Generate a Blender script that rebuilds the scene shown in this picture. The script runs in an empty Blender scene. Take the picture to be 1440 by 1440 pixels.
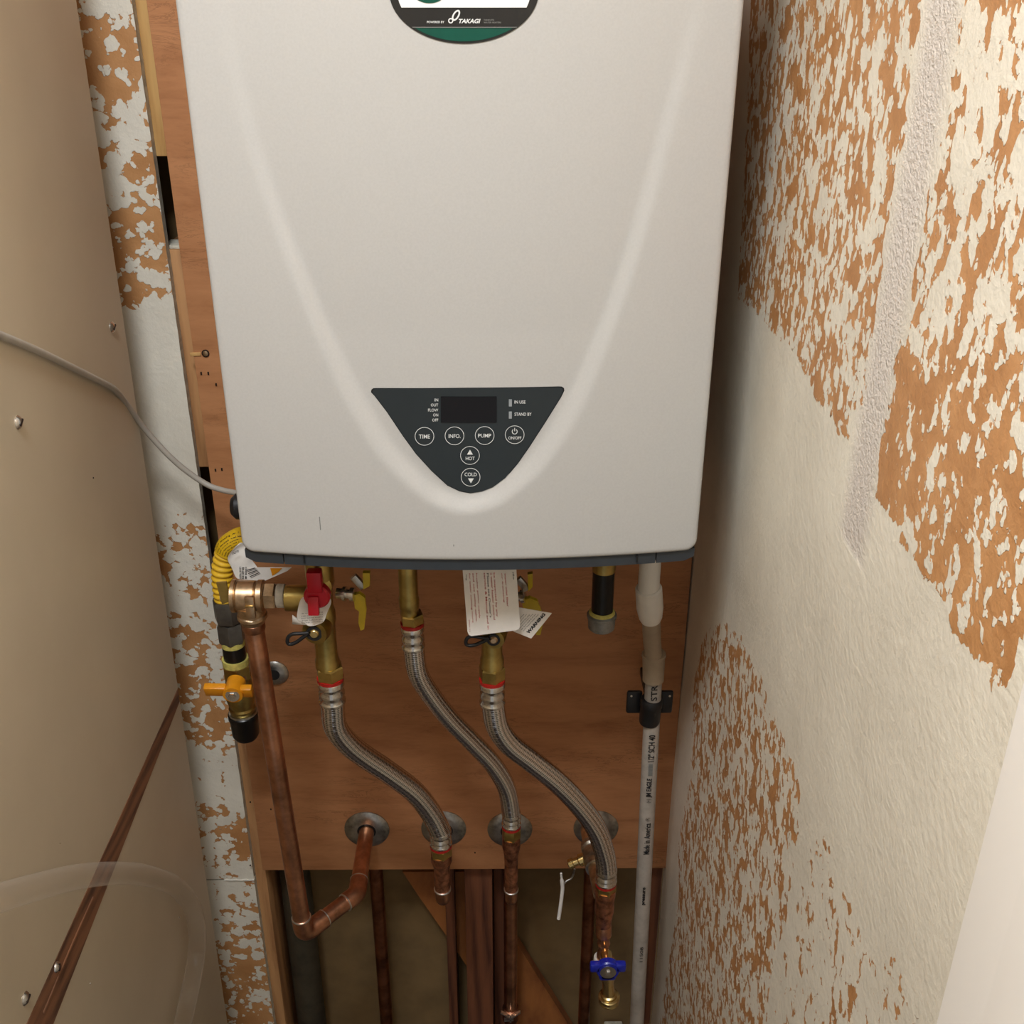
import bpy, bmesh, math, random
from mathutils import Vector, Matrix, geometry
random.seed(7)
R = math.radians
# ------------------------------------------------------------------ camera, world, lights
FPX, PIT, YAW, ROLL = 1513.3, R(26.145), R(.5423), R(.1)
CZ = 1.6
Fw = Vector((math.sin(YAW)*math.cos(PIT), math.cos(YAW)*math.cos(PIT), -math.sin(PIT)))
_R = Vector((math.cos(YAW), -math.sin(YAW), 0)); _U = _R.cross(Fw)
Rt = _R*math.cos(ROLL)+_U*math.sin(ROLL); Up = _U*math.cos(ROLL)-_R*math.sin(ROLL)
scene = bpy.context.scene
col = scene.collection
cam = bpy.data.cameras.new('camera'); cam.sensor_width = 36; cam.sensor_fit = 'HORIZONTAL'
cam.lens = 36*FPX/1440; cam.clip_start = .02
camo = bpy.data.objects.new('camera', cam); col.objects.link(camo); scene.camera = camo
mw = Matrix((Rt, Up, -Fw)).transposed().to_4x4(); mw.translation = (0, 0, CZ); camo.matrix_world = mw

world = bpy.data.worlds.new('world'); scene.world = world; world.use_nodes = True
wb = world.node_tree.nodes['Background']; wb.inputs[0].default_value = (.99, .985, .98, 1); wb.inputs[1].default_value = .30
scene.view_settings.view_transform = 'Standard'; scene.view_settings.look = 'None'
scene.view_settings.exposure = .22; scene.view_settings.gamma = 1
scene.view_settings.use_curve_mapping = False
def light(name, loc, energy, size, color, rot=(0, 0, 0)):
    l = bpy.data.lights.new(name, 'AREA'); l.shape = 'DISK'; l.size = size; l.energy = energy; l.color = color
    o = bpy.data.objects.new(name, l); col.objects.link(o); o.location = loc; o.rotation_euler = rot
    return o
light('ceiling_lamp_light', (-.22, .13, 2.40), 18.0, .34, (.925, .975, 1.03))

# ------------------------------------------------------------------ pixel -> place helpers
def ray(px, py):
    return Fw + Rt*((px-720)/FPX) + Up*((720-py)/FPX)
def at(px, py, Y):
    d = ray(px, py); return Vector((0, 0, CZ))+d*(Y/d.y)
def atx(px, py, X):
    d = ray(px, py); return Vector((0, 0, CZ))+d*(X/d.x)
def zat(py, Y, px=720): return at(px, py, Y).z
def rad(wpx, py, Y):                       # radius in metres of something wpx wide at this row and distance
    return wpx/2/FPX*(Y/ray(720, py).y)
def project(p):
    q = p-Vector((0, 0, CZ)); d = q.dot(Fw)
    return 720+FPX*q.dot(Rt)/d, 720-FPX*q.dot(Up)/d

# ------------------------------------------------------------------ materials
MATS = {}
def newmat(name):
    m = bpy.data.materials.new(name); m.use_nodes = True; MATS[name] = m
    return m, m.node_tree.nodes, m.node_tree.links, m.node_tree.nodes['Principled BSDF']
def srgb(r, g, b):
    f = lambda c: (c/255/12.92) if c/255 <= .04045 else ((c/255+.055)/1.055)**2.4
    return (f(r), f(g), f(b), 1)
def ramp(N, stops):
    r = N.new('ShaderNodeValToRGB'); e = r.color_ramp.elements
    e[0].position, e[0].color = stops[0]; e[1].position, e[1].color = stops[-1]
    for p, c in stops[1:-1]:
        x = e.new(p); x.color = c
    return r
def mth(N, L, op, a, b=None, c=None):
    n = N.new('ShaderNodeMath'); n.operation = op
    for i, v in enumerate((a, b, c)):
        if v is None: continue
        if isinstance(v, (int, float)): n.inputs[i].default_value = v
        else: L.new(v, n.inputs[i])
    return n.outputs[0]
def noise(N, L, vec, scale, detail=3, rough=.5, dist=0):
    n = N.new('ShaderNodeTexNoise'); n.inputs['Scale'].default_value = scale
    n.inputs['Detail'].default_value = detail; n.inputs['Roughness'].default_value = rough
    n.inputs['Distortion'].default_value = dist
    if vec is not None: L.new(vec, n.inputs['Vector'])
    return n.outputs['Fac']
def coords(N, L, scale=(1, 1, 1), kind='Object'):
    t = N.new('ShaderNodeTexCoord'); m = N.new('ShaderNodeMapping'); m.inputs['Scale'].default_value = scale
    L.new(t.outputs[kind], m.inputs['Vector']); return m.outputs[0]
def bump(N, L, B, h, strength, dist=.001):
    b = N.new('ShaderNodeBump'); b.inputs['Strength'].default_value = strength; b.inputs['Distance'].default_value = dist
    L.new(h, b.inputs['Height']); L.new(b.outputs[0], B.inputs['Normal'])
def mix(N, L, fac, a, b):
    n = N.new('ShaderNodeMix'); n.data_type = 'RGBA'
    for s, v in ((n.inputs[0], fac), (n.inputs[6], a), (n.inputs[7], b)):
        if isinstance(v, (int, float, tuple)): s.default_value = v
        else: L.new(v, s)
    return n.outputs[2]
def simple(name, c, rough=.5, metal=0, var=.15, scale=40, bmp=0, stretch=(1, 1, 1), c2=None, spec=None, coat=0):
    m, N, L, B = newmat(name)
    v = coords(N, L, stretch); n = noise(N, L, v, scale, 4, .6)
    c2 = c2 or tuple(x*(1-var*2) for x in c[:3])+(1,)
    rp = ramp(N, [(.35, c2), (.62, c)]); L.new(n, rp.inputs[0]); L.new(rp.outputs[0], B.inputs['Base Color'])
    B.inputs['Roughness'].default_value = rough; B.inputs['Metallic'].default_value = metal
    if spec is not None: B.inputs['Specular IOR Level'].default_value = spec
    if coat: B.inputs['Coat Weight'].default_value = coat
    if bmp: bump(N, L, B, n, bmp)
    return m
def wood(name, light_c, dark_c, stretch, scale=9, rough=.65, ring=.5, streak=0):
    m, N, L, B = newmat(name)
    v = coords(N, L, stretch)
    a = noise(N, L, v, scale, 5, .62, .6); b = noise(N, L, v, scale*6, 3, .6)
    w = N.new('ShaderNodeTexWave'); w.inputs['Scale'].default_value = scale*.35; w.inputs['Distortion'].default_value = 7
    w.inputs['Detail'].default_value = 3; w.bands_direction = 'DIAGONAL'; L.new(v, w.inputs['Vector'])
    s = mth(N, L, 'ADD', mth(N, L, 'MULTIPLY', a, .75), mth(N, L, 'MULTIPLY', b, .25))
    s = mth(N, L, 'ADD', mth(N, L, 'MULTIPLY', s, 1-ring*.4), mth(N, L, 'MULTIPLY', w.outputs['Fac'], ring*.4))
    rp = ramp(N, [(.3, dark_c), (.46, tuple((x*.6+y*.4) for x, y in zip(light_c, dark_c))), (.62, light_c)])
    L.new(s, rp.inputs[0]); cc = rp.outputs[0]
    if streak:
        q = noise(N, L, coords(N, L, (1.2, 1, 7)), 9, 6, .7, 1.1); q2 = noise(N, L, coords(N, L, (1, 1, 2.5)), 5, 2, .5)
        ln_ = mth(N, L, 'ABSOLUTE', mth(N, L, 'SUBTRACT', q, .5)); r3 = ramp(N, [(.0, (1, 1, 1, 1)), (.022, (0, 0, 0, 1))]); L.new(ln_, r3.inputs[0])
        r4 = ramp(N, [(.45, (0, 0, 0, 1)), (.62, (1, 1, 1, 1))]); L.new(q2, r4.inputs[0])
        cc = mix(N, L, mth(N, L, 'MULTIPLY', mth(N, L, 'MULTIPLY', r3.outputs[0], r4.outputs[0]), streak), cc, tuple(x*.45 for x in dark_c[:3])+(1,))
    L.new(cc, B.inputs['Base Color']); B.inputs['Roughness'].default_value = rough
    bump(N, L, B, s, .25)
    return m
# painted wall whose cream coat is broken through to an ochre layer where the attribute "worn" says so
def wall_mat(name, scale=62, zs=1):
    m, N, L, B = newmat(name)
    v = coords(N, L)
    at_ = N.new('ShaderNodeAttribute'); at_.attribute_name = 'worn'
    sm = N.new('ShaderNodeAttribute'); sm.attribute_name = 'seam'
    vz_ = coords(N, L, (1, 1, zs))
    n1 = noise(N, L, vz_, scale, 2.6, .5, .25); n2 = noise(N, L, v, scale*.3, 2, .5)
    n3 = noise(N, L, v, 600, 2, .5)
    def vor(sc, amp, jit):
        w = N.new('ShaderNodeVectorMath'); w.operation = 'MULTIPLY_ADD'
        nn = N.new('ShaderNodeTexNoise'); nn.inputs['Scale'].default_value = scale*1.3; nn.inputs['Detail'].default_value = 3; L.new(vz_, nn.inputs['Vector'])
        L.new(nn.outputs['Color'], w.inputs[0]); w.inputs[1].default_value = (jit,)*3; L.new(vz_, w.inputs[2])
        vn = N.new('ShaderNodeTexVoronoi'); vn.inputs['Scale'].default_value = sc; L.new(w.outputs[0], vn.inputs['Vector'])
        sp = N.new('ShaderNodeSeparateColor'); L.new(vn.outputs['Color'], sp.inputs[0])
        d_ = mth(N, L, 'ADD', mth(N, L, 'MULTIPLY', mth(N, L, 'SUBTRACT', .48, vn.outputs['Distance']), amp), mth(N, L, 'MULTIPLY', mth(N, L, 'SUBTRACT', sp.outputs[0], .5), amp*.45))
        return d_
    s = mth(N, L, 'ADD', mth(N, L, 'MULTIPLY', n1, .55), mth(N, L, 'MULTIPLY', n2, .45))
    s = mth(N, L, 'ADD', s, vor(scale*.95, .26, .010)); s = mth(N, L, 'ADD', s, vor(scale*2.3, .13, .006))
    s = mth(N, L, 'ADD', s, mth(N, L, 'MULTIPLY', mth(N, L, 'SUBTRACT', n3, .5), .03))
    t = mth(N, L, 'ADD', .5, mth(N, L, 'MULTIPLY', mth(N, L, 'SUBTRACT', at_.outputs['Fac'], .5), .42))
    d = mth(N, L, 'SUBTRACT', t, s)
    k = mth(N, L, 'MULTIPLY', d, 90); k = mth(N, L, 'ADD', k, .5)
    kk = N.new('ShaderNodeClamp'); L.new(k, kk.inputs[0])
    gate = mth(N, L, 'GREATER_THAN', at_.outputs['Fac'], .06)
    worn = mth(N, L, 'MULTIPLY', kk.outputs[0], gate)
    dirt = noise(N, L, v, 7, 5, .65)
    r1 = ramp(N, [(.3, srgb(221, 213, 196)), (.5, srgb(233, 225, 208)), (.7, srgb(240, 233, 216))]); L.new(dirt, r1.inputs[0])
    r2 = ramp(N, [(.35, srgb(184, 130, 80)), (.65, srgb(204, 150, 98))]); L.new(n2, r2.inputs[0])
    c = mix(N, L, sm.outputs['Fac'], r1.outputs[0], srgb(218, 208, 198))
    c = mix(N, L, worn, c, r2.outputs[0])
    # fine pencil-like scuffs
    sc = noise(N, L, coords(N, L, (2, 30, 3)), 9, 3, .6)
    scr = ramp(N, [(.74, (0, 0, 0, 1)), (.78, (1, 1, 1, 1))]); L.new(sc, scr.inputs[0])
    c = mix(N, L, mth(N, L, 'MULTIPLY', scr.outputs[0], .35), c, srgb(120, 110, 95))
    L.new(c, B.inputs['Base Color']); B.inputs['Roughness'].default_value = .5
    f = noise(N, L, v, 160, 4, .6); g = noise(N, L, v, 24, 3, .6, 1.2)
    st = mth(N, L, 'MULTIPLY', noise(N, L, v, 330, 2, .6), mth(N, L, 'MULTIPLY', sm.outputs['Fac'], 1.2))
    h = mth(N, L, 'SUBTRACT', mth(N, L, 'ADD', mth(N, L, 'MULTIPLY', f, .60), mth(N, L, 'MULTIPLY', g, .40)), mth(N, L, 'MULTIPLY', worn, .45))
    h = mth(N, L, 'ADD', h, st)
    bump(N, L, B, h, .8, .0016)
    return m
wall_mat('speckled_wall', 92, .72); wall_mat('speckled_back', 62)
simple('sheet_paint', srgb(200, 185, 160), .42, 0, .02, 5, .03, c2=srgb(193, 178, 153))
simple('heater_paint', srgb(191, 189, 185), .36, 0, .01, 500, .03, c2=srgb(187, 185, 181))
simple('slate_plastic', srgb(56, 61, 66), .45, 0, .05, 60)
simple('panel_plastic', srgb(38, 45, 48), .4, 0, .03, 60)
simple('panel_rim', srgb(18, 20, 22), .4, 0, .03, 60)
simple('display_glass', srgb(8, 4, 6), .08, 0, .05, 60)
simple('print_white', srgb(222, 224, 222), .6, 0, .02, 60)
simple('print_grey', srgb(130, 130, 126), .6, 0, .02, 60)
simple('print_black', srgb(22, 22, 26), .6, 0, .02, 60)
simple('print_faded', srgb(70, 66, 66), .6, 0, .1, 60)
simple('print_red', srgb(196, 70, 66), .6, 0, .08, 60)
simple('indicator', srgb(150, 155, 158), .4, 0, .03, 60)
simple('label_black', srgb(38, 36, 33), .35, 0, .03, 60)
simple('label_green', srgb(4, 78, 62), .35, 0, .05, 60)
simple('label_white', srgb(240, 240, 238), .4, 0, .01, 60)
wood('plywood', srgb(198, 138, 92), srgb(168, 110, 68), (1.1, 5, 5), 7, .6, .25, .55)
wood('pine', srgb(222, 178, 112), srgb(186, 134, 76), (9, 9, .9), 6)
wood('pine_edge', srgb(196, 146, 96), srgb(150, 100, 60), (9, 9, .9), 6)
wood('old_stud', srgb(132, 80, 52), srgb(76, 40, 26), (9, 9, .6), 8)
wood('brace_wood', srgb(178, 112, 58), srgb(128, 72, 36), (3, 3, 1.2), 7)
wood('strip_wood', srgb(138, 94, 66), srgb(64, 42, 32), (14, 1.6, 14), 6)
simple('cavity_board', srgb(140, 112, 72), .9, 0, .14, 10, .2)
simple('gypsum_edge', srgb(214, 206, 186), .9, 0, .15, 150, .5)
simple('copper', (.74, .36, .21, 1), .33, 1, .28, 26, .05)
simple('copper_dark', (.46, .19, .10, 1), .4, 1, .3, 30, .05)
simple('copper_rough', (.62, .27, .15, 1), .42, 1, .36, 90, .35)
simple('solder', (.82, .80, .76, 1), .3, 1, .1, 90)
simple('brass', (.56, .42, .14, 1), .34, 1, .2, 30, .04)
simple('bronze', (.70, .50, .31, 1), .36, 1, .2, 70, .12)
simple('bright_brass', (.80, .60, .26, 1), .26, 1, .15, 50, .05)
simple('steel', (.70, .67, .62, 1), .2, 1, .03, 40)
simple('chrome', (.80, .79, .77, 1), .26, 1, .05, 40)
simple('galvanized', (.62, .60, .55, 1), .32, 1, .3, 50, .1)
simple('grey_fitting', (.20, .195, .18, 1), .4, .85, .15, 50)
simple('grey_cap', (.33, .33, .31, 1), .5, .6, .2, 70, .1)
simple('black_iron', srgb(30, 27, 25), .3, .4, .2, 60, .05)
simple('black_plastic', srgb(27, 26, 27), .45, 0, .1, 60, .05)
simple('thread_tape', srgb(214, 202, 108), .6, 0, .12, 200, .3)
simple('white_tape', srgb(214, 208, 196), .7, 0, .08, 150, .3)
simple('yellow_coat', srgb(238, 190, 50), .35, 0, .06, 50)
simple('yellow_tag', srgb(226, 180, 20), .5, 0, .05, 50)
simple('yellow_vinyl', srgb(206, 176, 28), .4, 0, .08, 50)
simple('orange_handle', srgb(232, 150, 22), .4, 0, .05, 60)
simple('red_handle', srgb(188, 12, 34), .38, 0, .06, 60)
simple('red_ring', srgb(168, 26, 18), .45, 0, .08, 60)
simple('blue_handle', srgb(18, 34, 160), .35, 0, .08, 60, coat=.3)
simple('pvc', srgb(232, 226, 216), .42, 0, .04, 25)
simple('pvc_grey', srgb(178, 168, 156), .5, 0, .10, 60, .05)
simple('pvc_dull', srgb(176, 158, 134), .45, 0, .07, 40)
simple('paper', srgb(240, 234, 226), .75, 0, .03, 60)
simple('cable_sheath', srgb(176, 168, 156), .5, 0, .05, 60)
simple('drain_pipe', srgb(74, 66, 50), .6, .1, .22, 30, .1)
simple('door_white', srgb(244, 238, 230), .45, 0, .01, 8)
simple('ceiling_paint', srgb(228, 222, 208), .8, 0, .03, 8)
simple('floor_wood', srgb(66, 48, 36), .6, 0, .12, 6, .05, (1, 8, 1))
simple('dark_screw', srgb(52, 40, 34), .45, .6, .1, 60)
def braid():
    m, N, L, B = newmat('braided_steel')
    t = N.new('ShaderNodeTexCoord'); s = N.new('ShaderNodeSeparateXYZ'); L.new(t.outputs['UV'], s.inputs[0])
    u = mth(N, L, 'MULTIPLY', s.outputs[0], 2*math.pi*9); v = mth(N, L, 'MULTIPLY', s.outputs[1], 2*math.pi*190)
    a = mth(N, L, 'SINE', mth(N, L, 'ADD', u, v)); b = mth(N, L, 'SINE', mth(N, L, 'SUBTRACT', u, v))
    p = mth(N, L, 'MULTIPLY', a, b)
    fine = mth(N, L, 'SINE', mth(N, L, 'MULTIPLY', s.outputs[1], 2*math.pi*500))
    h = mth(N, L, 'ADD', mth(N, L, 'MULTIPLY', p, .5), mth(N, L, 'MULTIPLY', fine, .18))
    h = mth(N, L, 'ADD', h, .5)
    rp = ramp(N, [(.12, (.16, .15, .14, 1)), (.4, (.66, .64, .61, 1)), (.7, (.98, .96, .94, 1))]); L.new(h, rp.inputs[0])
    L.new(rp.outputs[0], B.inputs['Base Color']); B.inputs['Metallic'].default_value = 1; B.inputs['Roughness'].default_value = .15
    bump(N, L, B, h, .4, .0004)
    B.inputs['Anisotropic'].default_value = .5
    tg_ = N.new('ShaderNodeTangent'); tg_.direction_type = 'UV_MAP'; tg_.uv_map = 'uv'; L.new(tg_.outputs[0], B.inputs['Tangent'])
    sel = mth(N, L, 'GREATER_THAN', p, 0)
    L.new(mth(N, L, 'ADD', .10, mth(N, L, 'MULTIPLY', sel, .80)), B.inputs['Anisotropic Rotation'])
braid()
def vinyl():
    m, N, L, B = newmat('clear_vinyl')
    v = coords(N, L); n = noise(N, L, v, 30, 3, .5)
    tr = N.new('ShaderNodeBsdfTransparent'); tr.inputs[0].default_value = (.93, .91, .87, 1)
    B.inputs['Base Color'].default_value = srgb(226, 214, 202); B.inputs['Roughness'].default_value = .22
    lw = N.new('ShaderNodeLayerWeight'); lw.inputs[0].default_value = .45
    f = mth(N, L, 'ADD', .035, mth(N, L, 'MULTIPLY', mth(N, L, 'POWER', lw.outputs['Facing'], 2.6), .42))
    f = mth(N, L, 'ADD', f, mth(N, L, 'MULTIPLY', mth(N, L, 'SUBTRACT', n, .5), .10))
    ms = N.new('ShaderNodeMixShader'); L.new(f, ms.inputs[0]); L.new(tr.outputs[0], ms.inputs[1]); L.new(B.outputs[0], ms.inputs[2])
    L.new(ms.outputs[0], N['Material Output'].inputs[0])
vinyl()

# ------------------------------------------------------------------ object helpers
WL = {}
def wloc(p): return WL[p.name] if p is not None else Vector((0, 0, 0))
def tag(o, label=None, cat=None, group=None, kind=None):
    if label: o['label'] = label
    if cat: o['category'] = cat
    if group: o['group'] = group
    if kind: o['kind'] = kind
    return o
def thing(name, label, cat, loc, group=None):
    o = bpy.data.objects.new(name, None); o.empty_display_size = .02; col.objects.link(o); o.location = loc
    WL[o.name] = Vector(loc)
    return tag(o, label, cat, group)
def mesh(name, verts, faces, mat, parent=None, smooth=35, uvs=None):
    L = wloc(parent)
    if parent is None:
        L = Vector((sum(v[0] for v in verts)/len(verts), sum(v[1] for v in verts)/len(verts), min(v[2] for v in verts)))
    me = bpy.data.meshes.new(name); me.from_pydata([Vector(v)-L for v in verts], [], faces)
    if uvs:
        ul = me.uv_layers.new(name='uv')
        for i, l in enumerate(me.loops): ul.data[i].uv = uvs[i]
    if smooth:
        me.polygons.foreach_set('use_smooth', [True]*len(me.polygons)); me.set_sharp_from_angle(angle=R(smooth))
    me.materials.append(MATS[mat]); me.update()
    o = bpy.data.objects.new(name, me); col.objects.link(o)
    if parent is None: o.location = L
    else: o.parent = parent
    WL[o.name] = Vector(L)
    return o
def from_bm(name, bm, mat, parent=None, smooth=35):
    bmesh.ops.recalc_face_normals(bm, faces=bm.faces)
    bm.verts.index_update(); vs = [v.co.copy() for v in bm.verts]; fs = [[v.index for v in f.verts] for f in bm.faces]; bm.free()
    return mesh(name, vs, fs, mat, parent, smooth)
class MB:                                   # gathers shapes into ONE mesh
    def __init__(s): s.v = []; s.f = []
    def add(s, vs, fs):
        n = len(s.v); s.v += [Vector(v) for v in vs]; s.f += [[i+n for i in f] for f in fs]; return s
    def box(s, a, b, bev=0):
        a, b = Vector(a), Vector(b); bm = bmesh.new(); bmesh.ops.create_cube(bm, size=1)
        for v in bm.verts: v.co = Vector(((a[i]+b[i])/2+v.co[i]*(b[i]-a[i]) for i in range(3)))
        if bev: bmesh.ops.bevel(bm, geom=bm.edges[:], offset=bev, segments=2, affect='EDGES', profile=.5)
        bm.verts.index_update(); s.add([v.co.copy() for v in bm.verts], [[v.index for v in f.verts] for f in bm.faces]); bm.free(); return s
    def obox(s, c, ax, ay, az, h, bev=0):    # oriented box: centre, unit axes, half sizes
        bm = bmesh.new(); bmesh.ops.create_cube(bm, size=2)
        for v in bm.verts: v.co = Vector((v.co[i]*h[i] for i in range(3)))
        if bev: bmesh.ops.bevel(bm, geom=bm.edges[:], offset=bev, segments=2, affect='EDGES', profile=.5)
        bm.verts.index_update(); s.add([c+ax*v.co[0]+ay*v.co[1]+az*v.co[2] for v in bm.verts], [[v.index for v in f.verts] for f in bm.faces]); bm.free(); return s
    def turn(s, A, B, prof, n=28, metres=False, phase=0):   # lathe along A->B; prof = [(t, r)]
        A, B = Vector(A), Vector(B); d = B-A; Ln = d.length; d.normalize()
        u = d.orthogonal().normalized(); ref = Vector((1, 0, 0)) if abs(d.x) < .8 else Vector((0, 0, 1))
        u = (ref-d*ref.dot(d)).normalized(); w = d.cross(u)
        vs = []; fs = []
        for t, r in prof:
            c = A+d*(t if metres else t*Ln)
            for k in range(n):
                a = 2*math.pi*k/n+phase; vs.append(c+(u*math.cos(a)+w*math.sin(a))*r)
        for i in range(len(prof)-1):
            for k in range(n):
                fs.append([i*n+k, i*n+(k+1) % n, (i+1)*n+(k+1) % n, (i+1)*n+k])
        fs.append(list(range(n))[::-1]); fs.append([(len(prof)-1)*n+k for k in range(n)])
        return s.add(vs, fs)
    def prism(s, pts, d):                    # planar outline pushed along d
        n = len(pts); d = Vector(d); t = geometry.tessellate_polygon([pts])
        vs = [Vector(p) for p in pts]+[Vector(p)+d for p in pts]
        fs = [list(x) for x in t]+[[i+n for i in reversed(x)] for x in t]+[[i, (i+1) % n, (i+1) % n+n, i+n] for i in range(n)]
        return s.add(vs, fs)
    def build(s, name, mat, parent=None, smooth=35):
        bm = bmesh.new(); bv = [bm.verts.new(v) for v in s.v]
        for f in s.f:
            try: bm.faces.new([bv[i] for i in f])
            except ValueError: pass
        return from_bm(name, bm, mat, parent, smooth)
def spline(P, step=8):
    P = [Vector(p) for p in P]; Q = [P[0]*2-P[1]]+P+[P[-1]*2-P[-2]]; out = []
    for i in range(1, len(Q)-2):
        a, b, c, d = Q[i-1:i+3]
        for k in range(step):
            t = k/step
            out.append(.5*((2*b)+(c-a)*t+(2*a-5*b+4*c-d)*t*t+(3*b-a-3*c+d)*t**3))
    out.append(P[-1]); return out
def tube_geo(path, r, n=24, flat=1):
    T = []
    for i in range(len(path)): T.append((path[min(i+1, len(path)-1)]-path[max(i-1, 0)]).normalized())
    u = T[0].orthogonal().normalized(); vs = []; uv = []; L = 0
    for i, p in enumerate(path):
        if i: L += (p-path[i-1]).length; u = (u-T[i]*u.dot(T[i])).normalized()
        w = T[i].cross(u); rr = r(L) if callable(r) else r
        for k in range(n):
            a = 2*math.pi*k/n; vs.append(p+(u*math.cos(a)+w*math.sin(a)*flat)*rr)
        uv.append(L)
    fs = []; uvs = []
    for i in range(len(path)-1):
        for k in range(n):
            fs.append([i*n+k, i*n+(k+1) % n, (i+1)*n+(k+1) % n, (i+1)*n+k])
            uvs += [(k/n, uv[i]), ((k+1)/n, uv[i]), ((k+1)/n, uv[i+1]), (k/n, uv[i+1])]
    m = len(path)-1
    fs.append(list(range(n))[::-1]); uvs += [(0, 0)]*n
    fs.append([m*n+k for k in range(n)]); uvs += [(0, 0)]*n
    return vs, fs, uvs
def tube(name, pts, r, mat, parent=None, n=24, step=8, sm=True, flat=1):
    path = spline(pts, step) if sm else [Vector(p) for p in pts]
    vs, fs, uvs = tube_geo(path, r, n, flat)
    return mesh(name, vs, fs, mat, parent, 50, uvs)
TXT = {}
def text_geo(s, bold=.0):
    k = (s, bold)
    if k in TXT: return TXT[k]
    c = bpy.data.curves.new('lettering', 'FONT'); c.body = s; c.size = 1; c.offset = bold; c.resolution_u = 3
    o = bpy.data.objects.new('lettering', c); col.objects.link(o)
    dg = bpy.context.evaluated_depsgraph_get(); me = bpy.data.meshes.new_from_object(o.evaluated_get(dg))
    vs = [v.co.copy() for v in me.vertices]; fs = [list(p.vertices) for p in me.polygons]
    bpy.data.objects.remove(o); bpy.data.curves.remove(c); bpy.data.meshes.remove(me)
    x0 = min(v.x for v in vs); x1 = max(v.x for v in vs); y0 = min(v.y for v in vs); y1 = max(v.y for v in vs)
    TXT[k] = ([((v.x-x0)/(x1-x0), (v.y-y0)/(y1-y0)) for v in vs], fs); return TXT[k]
def text_on(mb, s, fn, bold=0):              # fn maps (0..1, 0..1) of the text box to a place in the scene
    vs, fs = text_geo(s, bold); mb.add([fn(a, b) for a, b in vs], fs)
def flatbuild(mb, name, mat, parent): return tag(mesh(name, mb.v, mb.f, mat, parent, 0), kind='stuff')

# ------------------------------------------------------------------ THE SETTING
XR = .2475; YP = 1.2313; YD = 1.237; YS = 1.250; YB = 1.345
def inside(p, poly):
    x, y = p; c = False; j = len(poly)-1
    for i in range(len(poly)):
        xi, yi = poly[i]; xj, yj = poly[j]
        if (yi > y) != (yj > y) and x < (xj-xi)*(y-yi)/(yj-yi)+xi: c = not c
        j = i
    return c
def wall_grid(name, us, vs_, fn, worn, seam, mat, parent=None):
    V = []; F = []; nu = len(us); nv = len(vs_)
    for v in vs_:
        for u in us: V.append(fn(u, v))
    for j in range(nv-1):
        for i in range(nu-1): F.append([j*nu+i, j*nu+i+1, (j+1)*nu+i+1, (j+1)*nu+i])
    o = mesh(name, V, F, mat, parent, 60)
    a = o.data.attributes.new('worn', 'FLOAT', 'POINT'); a.data.foreach_set('value', [worn(p) for p in V])
    b = o.data.attributes.new('seam', 'FLOAT', 'POINT'); b.data.foreach_set('value', [seam(p) for p in V])
    return o
def yz(px, py): q = atx(px, py, XR); return (q.y, q.z)
PA = [(1056, -60), (1050, 100), (1046, 240), (1038, 424), (1062, 440), (1085, 470), (1112, 490), (1130, 520), (1150, 560), (1172, 590), (1180, 612), (1200, 622), (1212, 590), (1216, 555), (1226, 480), (1238, 390), (1250, 290), (1266, 200), (1280, 100), (1294, 0), (1302, -60)]
PBg = [(1350, -60), (1440, -60), (1600, -60), (1600, 800), (1440, 900), (1425, 955), (1405, 988), (1392, 960), (1375, 930), (1350, 900), (1335, 865), (1305, 815), (1285, 790), (1260, 740), (1232, 700), (1238, 650), (1250, 580), (1262, 500), (1278, 420), (1296, 330), (1308, 240), (1326, 120), (1338, 0)]
PC = [(1012, 872), (1030, 880), (1046, 905), (1056, 930), (1078, 975), (1092, 1020), (1110, 1060), (1124, 1100), (1124, 1140), (1118, 1190), (1112, 1230), (1106, 1280), (1092, 1330), (1082, 1390), (1070, 1500), (905, 1500), (925, 1440), (938, 1360), (952, 1290), (956, 1180), (972, 1090), (972, 980), (985, 900)]
PDg = [(1146, 1168), (1166, 1190), (1180, 1235), (1205, 1290), (1222, 1350), (1240, 1345), (1262, 1345), (1282, 1400), (1296, 1440), (1290, 1500), (1060, 1500), (1090, 1390), (1112, 1300), (1132, 1210)]
PAw = [yz(*p) for p in PA]; PBw = [yz(*p) for p in PBg]; PCw = [yz(*p) for p in PC]; PDw = [yz(*p) for p in PDg]
def worn_r(p):
    q = (p.y, p.z); zt = p.z
    if inside(q, PAw): return .47 if zt > 1.30 else .52
    if inside(q, PBw): return .30 if zt > 1.50 else (.42 if zt > 1.40 else .60)
    if inside(q, PCw): return .43
    if inside(q, PDw): return .22
    if zt > 1.75: return .5
    return 0.0
SA, SB = yz(1318, 0)[0], yz(1256, 440)[0]
def seam_r(p):
    w = .022; c = (SA+SB)/2
    return max(0, min(1, 1.6-abs(p.y-c)/w)) if p.z > 1.24 else 0
FL = -.45
us = [-.6, -.3, 0, .2]+[.3+.005*i for i in range(int((YD+.012-.3)/.005)+1)]+[YD+.013]
vs_ = [FL, -.2, .05]+[.08+.006*i for i in range(270)]+[1.75, 1.9, 2.1, 2.45]
# the wall's far edge is ragged where the board was cut
wr = wall_grid('wall_right', us, vs_, lambda u, v: Vector((XR+.0015*math.sin(v*9), u+(.0008*math.sin(v*230)+.0005*math.sin(v*611) if u > 1.24 else 0), v)), worn_r, seam_r, 'speckled_wall')
tag(wr, kind='structure')
e = MB().box((XR+.003, -.6, FL), (XR+.013, YD+.0125, 2.45)).build('board_core', 'gypsum_edge', wr)
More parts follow.
